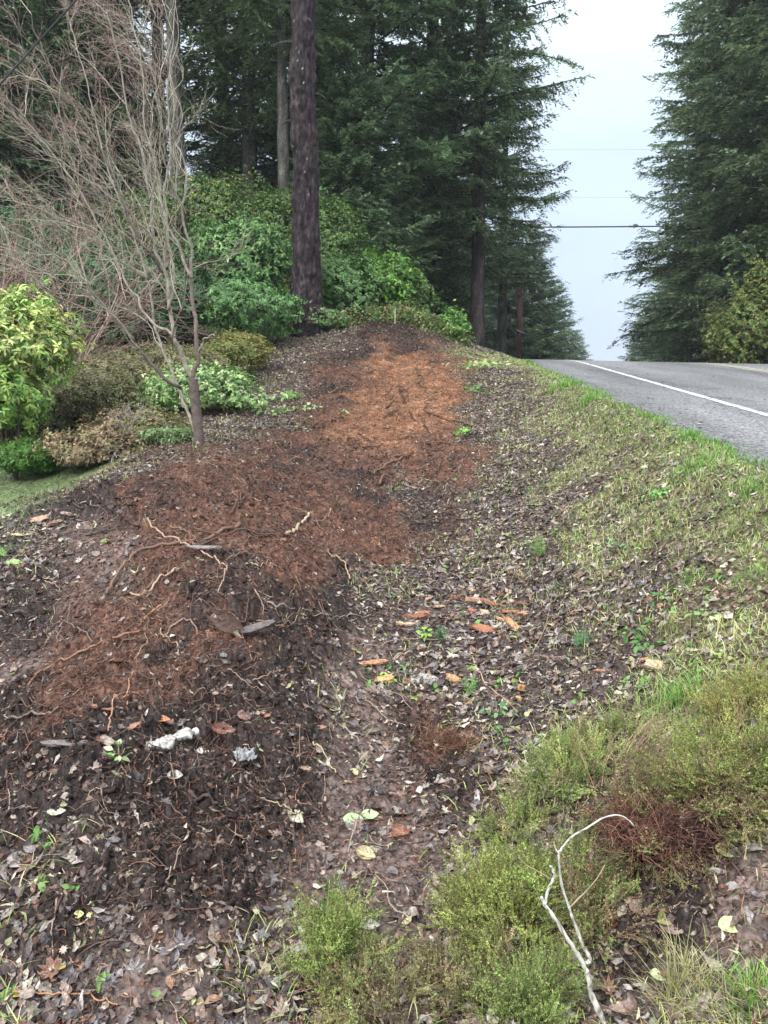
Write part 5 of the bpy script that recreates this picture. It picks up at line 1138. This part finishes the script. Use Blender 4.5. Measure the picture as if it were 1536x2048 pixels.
# ---- wood pieces and chips
def wood(name, label, u, v, lpx, wd, th, c, rz, cat='wood', group=None, seed=0, tilt=(.0, .0), lift=.0, taper=.35, curve=0, ragged=.25, dark=None, pos=None):
    p = at(u, v) if pos is None else pos; L = lpx * p.y / FPX; W = L * wd; Tk = L * th; nx, ny = 14, 6
    g = np.random.default_rng(seed + int(u)); V = []; 
    x = np.linspace(-.5, .5, nx); ww = (1 - taper * np.abs(x * 2) ** 2) 
    for k, zz in enumerate((1, -1)):
        for i in range(nx):
            for j in range(ny):
                y = (j / (ny - 1) - .5) * ww[i]; xx = x[i] + (g.normal(0, ragged * .25) if i in (0, nx - 1) else 0)
                V.append((xx * L, y * W, zz * Tk * .5 * (1 - .5 * abs(y * 2) ** 3) + curve * L * (x[i] ** 2) + curve * .5 * W * (y * 2) ** 2))
    V = np.array(V); V += g.normal(0, 1, V.shape) * Tk * .10; n1 = nx * ny
    F = []
    for i in range(nx - 1):
        for j in range(ny - 1):
            a = i * ny + j; F += [[a, a + ny, a + ny + 1, a + 1], [n1 + a, n1 + a + 1, n1 + a + ny + 1, n1 + a + ny]]
    for i in range(nx - 1):
        a = i * ny; F.append([a, n1 + a, n1 + a + ny, a + ny]); a += ny - 1; F.append([a, a + ny, n1 + a + ny, n1 + a])
    for j in range(ny - 1):
        a = j; F.append([a, a + 1, n1 + a + 1, n1 + a]); a = (nx - 1) * ny + j; F.append([a, n1 + a, n1 + a + 1, a + 1])
    C = np.array(c)[None] * g.uniform(.75, 1.25, (len(V), 1))
    if dark is not None: C[n1:] = np.array(dark) * g.uniform(.7, 1.3, (n1, 1))
    o = obj(name, raw_mesh(name, V, [np.array(F)], C, M['wood'], False)); o.location = (p[0], p[1], p[2] + Tk * .5 + lift); o.rotation_euler = (tilt[0], tilt[1], rz); tag(o, label, cat, group); return o
wood('wood_block', 'yellow split wood block lying on the brown path', 768, 1364, 38, .52, .30, (.48, .33, .15), .15, taper=.15, tilt=(.25, -.1))
wood('wood_chip', 'orange split chip right of the large grey leaf', 906, 1364, 30, .6, .3, (.42, .26, .14), -.3, tilt=(.2, .3))
wood('wood_chip', 'long orange chip pointing down just above the bright heather', 1044, 1382, 46, .36, .2, (.38, .21, .10), 1.2, tilt=(.2, .3))
wood('wood_chip', 'pale orange chip at the foot of the long orange chip', 1036, 1402, 24, .4, .3, (.42, .28, .15), 1.9)
wood('wood_chip', 'pale yellow wood slab in the litter right of centre', 1316, 1340, 52, .6, .16, (.46, .36, .24), -.2, tilt=(.3, .1))
wood('wood_chip', 'brownish chip left of the pale yellow slab', 1290, 1330, 26, .4, .2, (.40, .22, .13), .5)
wood('bark_strip', 'orange brown bark strip above the yellow wood block', 745, 1332, 60, .22, .12, (.42, .22, .13), .35, tilt=(.2, 0))
# long splintered slab standing out of the chip cluster
wood('split_wood', 'long splintered tan slab in the orange chip cluster', 1038, 1265, 95, .17, .10, (.42, .25, .13), -1.15, tilt=(.1, .25), ragged=.6)
cl = [(920,1198,44,.3),(962,1205,50,.4),(985,1212,46,.35),(940,1188,30,.3),(1020,1228,40,.5),(1056,1232,42,.4),(1000,1190,28,.4),(880,1222,34,.3),(968,1262,42,.5),(900,1240,40,.3),(830,1240,46,.28),(812,1252,40,.3),(848,1228,30,.4),(1010,1250,30,.4),(1046,1210,28,.4),(975,1228,26,.5),(950,1225,30,.4),(860,1200,24,.5),(1005,1270,24,.4)]
for i, (u, v, l, w) in enumerate(cl):
    c = [(.36, .16, .09), (.44, .26, .17), (.28, .12, .07), (.50, .36, .24)][i % 4]
    wood('wood_chip', 'reddish orange splinter in the chip cluster right of the path', u, v, l, w, .14, np.array(c) * rng.uniform(.8, 1.1), rng.uniform(-.8, .8), group='splinters in the orange chip cluster', seed=i, tilt=(rng.uniform(-.3, .5), rng.uniform(-.3, .3)), ragged=.6, taper=.6)
cl = [(262,1462,30),(118,1045,44),(80,1040,34),(560,1080,26),(770,1490,22),(612,1550,26),(205,1420,40),(690,1395,26),(1010,1560,24),(530,1440,22),(330,1450,36),(140,1032,30),(800,1668,44),(640,1470,22),(1120,1380,26),(1205,1345,30),(985,1550,30)]
for i, (u, v, l) in enumerate(cl):
    c = [(.28, .15, .10), (.24, .14, .105), (.36, .24, .17)][i % 3]
    wood('bark_chip', 'small reddish bark chip scattered on the soil', u, v, l, rng.uniform(.3, .6), .12, np.array(c), rng.uniform(-1, 1), cat='bark', group='scattered bark chips', seed=40 + i, tilt=(rng.uniform(-.2, .5), rng.uniform(-.3, .3)), ragged=.5, taper=.5)
wood('bark_slab', 'curved bark slab with brown inner face standing in the dark soil', 456, 1262, 58, .70, .08, (.075, .045, .036), -.5, cat='bark', ragged=.7, tilt=(1.25, .3), lift=.035, taper=.35, curve=.25, dark=(.30, .25, .21))
wood('bark_slab', 'long dark curved bark slab pointing up to the right', 512, 1268, 84, .30, .09, (.13, .11, .105), .42, cat='bark', tilt=(.25, -.22), lift=.025, taper=.5, curve=-.10, dark=(.03, .02, .02))
wood('bark_slab', 'grey flat bark piece on top of the berm', 405, 1104, 62, .26, .07, (.22, .19, .185), .2, cat='bark', tilt=(.2, .05), lift=.01, taper=.7)
wood('bark_slab', 'grey brown bark piece left of the crumpled bottle', 128, 1496, 84, .2, .10, (.16, .135, .125), .0, cat='bark', tilt=(.25, 0), lift=.004)
wood('bark_slab', 'short weathered wood piece between bark and crumpled bottle', 215, 1490, 44, .45, .14, (.26, .215, .18), -.7, cat='bark', tilt=(.3, .1), lift=.004)
wood('bark_slab', 'dark flat wood piece left of the pale twig below the yellow block', 738, 1466, 50, .25, .12, (.14, .11, .085), .35, cat='bark', tilt=(.2, 0))

# ---- single leaves
def single_leaf(label, u, v, lpx, W, c, rz, tilt=(0, 0), curl=.3, fold=.2, name='fallen_leaf', rib=.12, stem=True, up=0, group=None, lift=.006):
    p = at(u, v); L = lpx * p.y / FPX; rows, cols = 15, 9; V = []; C = []
    for i in range(rows):
        x = i / (rows - 1); w = W * math.sin(PI * x ** .85) ** .8 * (1 + .05 * math.sin(i * 3.1)) + .004
        for j in range(cols):
            y = (j / (cols - 1) * 2 - 1); yy = y * w
            z = fold * abs(yy) + curl * ((x - .5) ** 2) + .35 * curl * yy * yy + .012 * math.sin(x * 60 - abs(y) * 5) 
            V.append(((x - .5) * L, yy * L, z * L)); k = 1 + rib * math.sin(x * 60 - abs(y) * 5) + (.28 if j == cols // 2 else 0)
            C.append(np.array(c) * .88 * k * rng.uniform(.9, 1.1))
    F = [[i * cols + j, i * cols + j + 1, (i + 1) * cols + j + 1, (i + 1) * cols + j] for i in range(rows - 1) for j in range(cols - 1)]
    m = MB(); m.add(V, np.array(F), np.array(C))
    if stem: m.tube([(-.5 * L, 0, curl * .25 * L), (-.62 * L, .03 * L, curl * .25 * L + .01 * L), (-.75 * L, .02 * L, curl * .2 * L)], [.012 * L, .010 * L, .008 * L], np.array(c) * .8, 5)
    o = m.build(name, M['leaf'], None, True); o.location = (p.x, p.y, p.z + lift); o.rotation_euler = (tilt[0], tilt[1], rz); tag(o, label, 'leaf', group); return o
LV = [
 ('long pale ribbed leaf left of the muddy path', 592, 1652, 52, .22, (.46, .43, .32), -.75, (.5, .25), .25, .1),
 ('large grey ribbed leaf right of the yellow wood block', 848, 1364, 62, .30, (.36, .34, .33), .1, (.35, 0), .2, .1),
 ('fresh light green leaf on the muddy path', 706, 1642, 44, .36, (.36, .52, .26), .1, (.3, 0), .2, .1),
 ('green leaf tip touching the fresh light green one', 740, 1640, 40, .34, (.40, .56, .26), .3, (.3, .1), .2, .1),
 ('crumpled yellow leaf right of the muddy path', 732, 1714, 46, .34, (.44, .38, .20), -.4, (.4, .2), .8, .5),
 ('rusty orange leaf below the green leaves', 802, 1668, 42, .30, (.24, .11, .065), -.5, (.5, .1), .9, .6),
 ('folded two toned green leaf standing up at right', 1322, 1846, 56, .30, (.42, .42, .18), .8, (.7, .3), .2, .9),
 ('pale green ribbed leaf at the lower right', 1462, 1862, 62, .32, (.52, .56, .28), .15, (.35, -.1), .2, .2),
 ('light green leaf lying alone at the lower right', 1320, 1956, 44, .36, (.50, .58, .30), -.2, (.2, 0), .2, .1),
 ('pale yellow leaf at the right edge of the root hollow', 1452, 1716, 52, .36, (.48, .45, .22), .0, (.35, .1), .25, .15),
 ('dark green leaf left of the pale yellow one by the root hollow', 1418, 1744, 44, .30, (.12, .20, .12), .9, (.5, .2), .3, .2),
 ('pinkish brown leaf standing in the dark heap', 490, 1438, 46, .27, (.30, .18, .15), .9, (.7, .2), .2, .1),
 ('pale leaf with upright stem on the front heap', 293, 1580, 30, .40, (.50, .46, .34), -.2, (.4, 0), .3, .2),
 ('grey green leaf caught in the lower heather', 986, 1888, 44, .33, (.22, .28, .20), .4, (.5, 0), .2, .15),
 ('pale greenish leaf at the left of the front heap', 114, 1642, 40, .28, (.42, .40, .30), .1, (.3, 0), .3, .2),
 ('narrow cream leaf standing on the front heap', 130, 1614, 28, .2, (.50, .50, .30), 1.1, (.7, 0), .5, .4),
 ('round yellow leaf beside the lower left litter', 158, 1838, 22, .44, (.52, .50, .22), .2, (.4, 0), .2, .1),
 ('round cream leaf right of the round yellow one', 182, 1836, 20, .44, (.54, .52, .26), .6, (.3, 0), .2, .1),
 ('yellow leaf in the lower left litter', 120, 1942, 34, .36, (.42, .33, .11), -.3, (.4, .1), .5, .3),
 ('yellow orange leaf at the lower left corner', 40, 1992, 44, .3, (.50, .34, .07), .2, (.3, 0), .4, .3),
 ('broad rusty leaf above the crumpled plastic scrap', 446, 1472, 52, .26, (.22, .11, .075), .1, (.6, .2), .9, .8),
 ('orange brown curled leaf above the crumpled bottle', 324, 1444, 44, .22, (.42, .19, .09), -.35, (.3, 0), .5, .5),
 ('grey leaf right of the orange brown curled leaf', 356, 1448, 42, .24, (.25, .22, .21), -.8, (.5, 0), .2, .1),
 ('large brown leaf in the lower right corner', 1280, 1822, 60, .34, (.27, .18, .15), .4, (.3, .1), .3, .2),
 ('mauve brown leaf below the folded green leaf', 1345, 1872, 58, .26, (.28, .19, .18), -.25, (.2, 0), .3, .2),
 ('curled cream and brown leaf left of the light green leaf', 1222, 1915, 34, .4, (.46, .38, .22), .5, (.4, 0), .5, .3),
 ('grey brown leaf propped right of the curled cream leaf', 1256, 1902, 46, .26, (.26, .21, .18), .9, (.6, 0), .3, .3),
 ('long brown leaf at the foot of the white branch', 1262, 2030, 95, .14, (.26, .18, .14), -.2, (.1, 0), .2, .4),
 ('rusty leaf left of the foot of the white branch', 1108, 1982, 50, .26, (.26, .08, .04), -.5, (.4, 0), .6, .5),
 ('pale grey leaf right of the muddy path in the heather gap', 880, 1570, 60, .2, (.34, .30, .27), -.15, (.3, 0), .4, .3),
 ('pale leaf edge on the path beside the dark heap', 738, 1856, 50, .26, (.44, .42, .36), -.1, (.3, 0), .3, .3),
 ('small cream leaf on the path right of the heap', 724, 1556, 22, .36, (.50, .43, .30), .1, (.3, 0), .3, .2),
 ('greyish crumpled leaf below the crumpled bottle', 352, 1570, 36, .34, (.38, .35, .31), -.2, (.4, 0), .8, .5),
 ('bright green leaf near the left edge', 28, 1130, 34, .36, (.30, .50, .14), .0, (.3, 0), .3, .2),
 ('green leaf standing up at the left edge', 4, 1110, 34, .30, (.26, .46, .12), 1.2, (.9, .3), .3, .2),
 ('pale straw leaf cluster at the left of the berm', 45, 1072, 46, .16, (.5, .45, .25), .3, (.2, 0), .3, .2),
]
for (lab, u, v, l, w, c, rz, ti, cu, fo) in LV: single_leaf(lab, u, v, l, w, c, rz, ti, cu, fo)

# ---- single plants
def tuft(label, u, v, h, n, pal, rpx, name='grass_tuft', wd=.003, lean=.8, cat='grass tuft'):
    p = at(u, v); r = rpx * p.y / FPX; X = np.clip(rng.normal(0, r * .4, n), -.8 * r, .8 * r); Y = np.clip(rng.normal(0, r * .4, n), -.8 * r, .8 * r)
    Z = H(X + p.x, Y + p.y) - p.z; m = MB(); c = np.array(pal)[rng.integers(0, len(pal), n)] * rng.uniform(.7, 1.25, (n, 1))
    blades(m, X, Y, Z, rng.uniform(.5, 1.1, n) * h, np.full(n, wd), c, lean); o = m.build(name, M['grass']); o.location = p; tag(o, label, cat); return o
GB = [(.14, .34, .06), (.2, .42, .09), (.28, .44, .12)]; GY = [(.38, .40, .14), (.46, .42, .18), (.26, .36, .09)]
tuft('small vivid green grass tuft in the litter at the right', 1390, 1160, .085, 70, GB, 40)
tuft('yellow green grass tuft at the right of the chip cluster', 1350, 1262, .10, 120, GY, 55)
tuft('large bright green grass tuft behind the right hand heather', 1345, 1420, .14, 240, GB + GY[:1], 75, wd=.004)
tuft('grass tuft leaning over the road edge', 1380, 880, .13, 170, GB, 30, wd=.006)
tuft('bright grass tuft on the verge below the road edge tuft', 1390, 935, .10, 200, GB, 60, wd=.005)
tuft('broad bright grass patch at the right edge of the verge', 1500, 985, .09, 260, GB + GY[:1], 70, wd=.004)
tuft('bright grass tuft at the far end of the road edge', 1130, 775, .16, 220, GB, 48, wd=.010)
tuft('second bright grass tuft at the far end of the road edge', 1180, 800, .14, 180, GB, 34, wd=.009)
tuft('straw coloured dry grass tuft in the lower right corner', 1390, 2010, .13, 220, [(.50, .46, .24), (.42, .44, .18), (.55, .5, .3)], 90, wd=.0022, lean=1.2)
tuft('green and yellow grass tuft in the lower right corner', 1500, 2010, .09, 160, GB + GY, 60, wd=.003)
tuft('pale grass strands standing left of the corner tufts', 1345, 1990, .18, 60, [(.40, .44, .18), (.48, .46, .22)], 40, wd=.0025, lean=.5)
tuft('small pale grass tuft on the right of the ditch', 1110, 1190, .06, 60, GB, 34)
tuft('yellow green clump on the verge beside the grey leaf patch', 1310, 1085, .07, 110, GY + GB[:1], 45)
tuft('light green clump at the right edge of the ditch', 1510, 1160, .08, 120, GB + GY[:1], 50)
def feathery(label, u, v, h, n, pal, rpx, name='fern_seedling', cat='plant'):
    p = at(u, v); m = MB(); f = MB(); t = empty(name, p); tag(t, label, cat); P, Y_, C = [], [], []
    r = rpx * p.y / FPX
    for i in range(n):
        a = rng.uniform(0, 6.28); d = np.array([math.cos(a) * rng.uniform(.1, .8), math.sin(a) * rng.uniform(.1, .8), 1]); d /= np.linalg.norm(d); b = np.array([rng.normal(0, r * .15), rng.normal(0, r * .15), -.01])
        L = h * rng.uniform(.5, 1.1); Q = b + d * np.linspace(0, 1, 6)[:, None] * L; m.tube(Q, np.linspace(.0016, .0007, 6), (.22, .2, .09), 3)
        q = 60; w = rng.uniform(.2, 1, q); P.append(b + d * (w * L)[:, None] + rng.normal(0, .009, (q, 3))); Y_.append(rng.uniform(0, 6.28, q)); C.append(np.array(pal)[rng.integers(0, len(pal), q)] * rng.uniform(.7, 1.3, (q, 1)))
    P = np.concatenate(P); k = len(P)
    scatter(f, T_TINY, P, rng.normal(0, .8, (k, 3)) + np.array([0, 0, .6]), np.concatenate(Y_), rng.normal(0, .5, k), rng.uniform(.012, .024, k), np.concatenate(C), wid=np.full(k, .5))
    m.build('stems', M['twig'], t); f.build('foliage', M['heath'], t)
feathery('feathery pale green seedling in the ditch', 1075, 1112, .17, 22, [(.22, .36, .12), (.3, .42, .16)], 40)
feathery('small blue green seedling in front of the chip cluster', 880, 1282, .10, 12, [(.10, .20, .12), (.14, .26, .12)], 30)
feathery('tiny conifer seedling with dark stem right of the chip cluster', 1160, 1300, .10, 10, [(.14, .28, .13)], 26, 'conifer_seedling')
feathery('small fresh green sprout in the middle of the litter', 940, 1388, .09, 10, [(.24, .42, .14)], 30)
def weed(label, u, v, h, n, pal, leafl, rpx, name='weed_plant'):
    p = at(u, v); r = rpx * p.y / FPX; t = empty(name, p); tag(t, label, 'plant'); m = MB(); P = np.stack([rng.normal(0, r * .5, n), rng.normal(0, r * .5, n), rng.uniform(.2, 1, n) * h], 1)
    scatter(m, LT['oval'], P, rng.normal(0, .45, (n, 3)) + np.array([0, 0, 1]), np.arctan2(P[:, 1], P[:, 0]) + rng.normal(0, .4, n), rng.normal(0, .3, n), leafl * rng.uniform(.7, 1.3, n), np.array(pal)[rng.integers(0, len(pal), n)] * rng.uniform(.8, 1.2, (n, 1)), curl=rng.normal(-.3, .2, n), fold=rng.uniform(0, .4, n))
    m.build('foliage', M['leafy'], t); s = MB()
    for q in P[:12]: s.tube([(0, 0, -.01), (q[0] * .5, q[1] * .5, q[2] * .6), q], .0015, (.2, .2, .1), 3)
    s.build('stems', M['twig'], t)
WG = [(.14, .32, .07), (.2, .38, .1), (.1, .24, .06)]; WP = [(.34, .42, .2), (.2, .36, .12), (.46, .5, .32)]
weed('broad leaved green weed on the verge above the ditch', 1310, 1000, .07, 34, WG, .05, 30)
weed('dark green creeping weed right of the chip cluster', 1300, 1290, .05, 40, [(.09, .2, .06), (.13, .26, .08)], .04, 55)
weed('tiny pale green weed on the front heap', 238, 1532, .05, 16, WP, .03, 24)
weed('light green seedling on the front path edge', 1325, 1195, .04, 18, WG, .03, 30)
weed('yellow green weed on the orange soil edge', 925, 870, .09, 26, [(.2, .40, .07)], .07, 16)
weed('leafy weed on the litter slope left of the orange soil', 575, 806, .16, 40, [(.24, .42, .12), (.34, .5, .2)], .10, 24)
weed('pale weed below the slope weed', 548, 830, .12, 40, WP, .09, 30)
weed('low weed patch right of the slope weeds', 612, 822, .08, 36, WP, .07, 34)
weed('small weed on the top left of the reddish soil', 688, 830, .08, 10, [(.32, .42, .2)], .07, 9)
weed('ivy like weed near the fine stalks right of centre', 850, 1276, .05, 18, [(.22, .42, .06)], .03, 14)
weed('green weed near the long orange chip', 995, 1432, .05, 16, [(.12, .3, .1), (.2, .36, .14)], .035, 30)
weed('weed with pale leaves near the right edge', 1410, 1250, .06, 30, WP, .04, 50)
weed('weed on the verge beside the litter', 1160, 1075, .05, 30, WG, .035, 45)
weed('clover like weed at the dark grass tuft', 1250, 1105, .05, 30, [(.12, .26, .12), (.2, .34, .16)], .035, 34)
weed('bright weed at the litter edge far up the ditch', 945, 790, .14, 30, WG, .09, 22)
weed('bright weed clump where ditch and orange soil meet', 960, 740, .16, 60, [(.26, .40, .12), (.4, .48, .2)], .10, 40)
# the slim white stake on the bank
p = at(790, 652); mS = MB(); mS.tube([(0, 0, -.2), (0, 0, .2), (.01, 0, .38)], [.011, .011, .010], (.55, .50, .36), 4); o = mS.build('stake', M['wood']); o.location = p; tag(o, 'slim pale wooden stake standing on the bank behind the soil heap', 'stake')

# ================================================================== thin damp air
def haze():
    m = bpy.data.materials.new('haze'); m.use_nodes = True; t = m.node_tree
    for n in list(t.nodes):
        if n.type != 'OUTPUT_MATERIAL': t.nodes.remove(n)
    v = N(t, 'ShaderNodeVolumePrincipled'); v.inputs['Density'].default_value = .0007; v.inputs['Color'].default_value = (.86, .92, .98, 1); v.inputs['Anisotropy'].default_value = .2
    t.links.new(v.outputs[0], t.nodes['Material Output'].inputs['Volume'])
    zs = [v_.co.z for v_ in bpy.data.objects['ground'].data.vertices]; z0, z1 = min(zs) - 1.5, 50; a = 4300
    V = [(x, y, z) for z in (z0, z1) for (x, y) in ((-a, -a), (a, -a), (a, a), (-a, a))]
    me = raw_mesh('haze', V, [np.array([[3, 2, 1, 0], [4, 5, 6, 7], [0, 1, 5, 4], [1, 2, 6, 5], [2, 3, 7, 6], [3, 0, 4, 7]])], None, m)
    tag(obj('haze', me), kind='stuff')
haze()
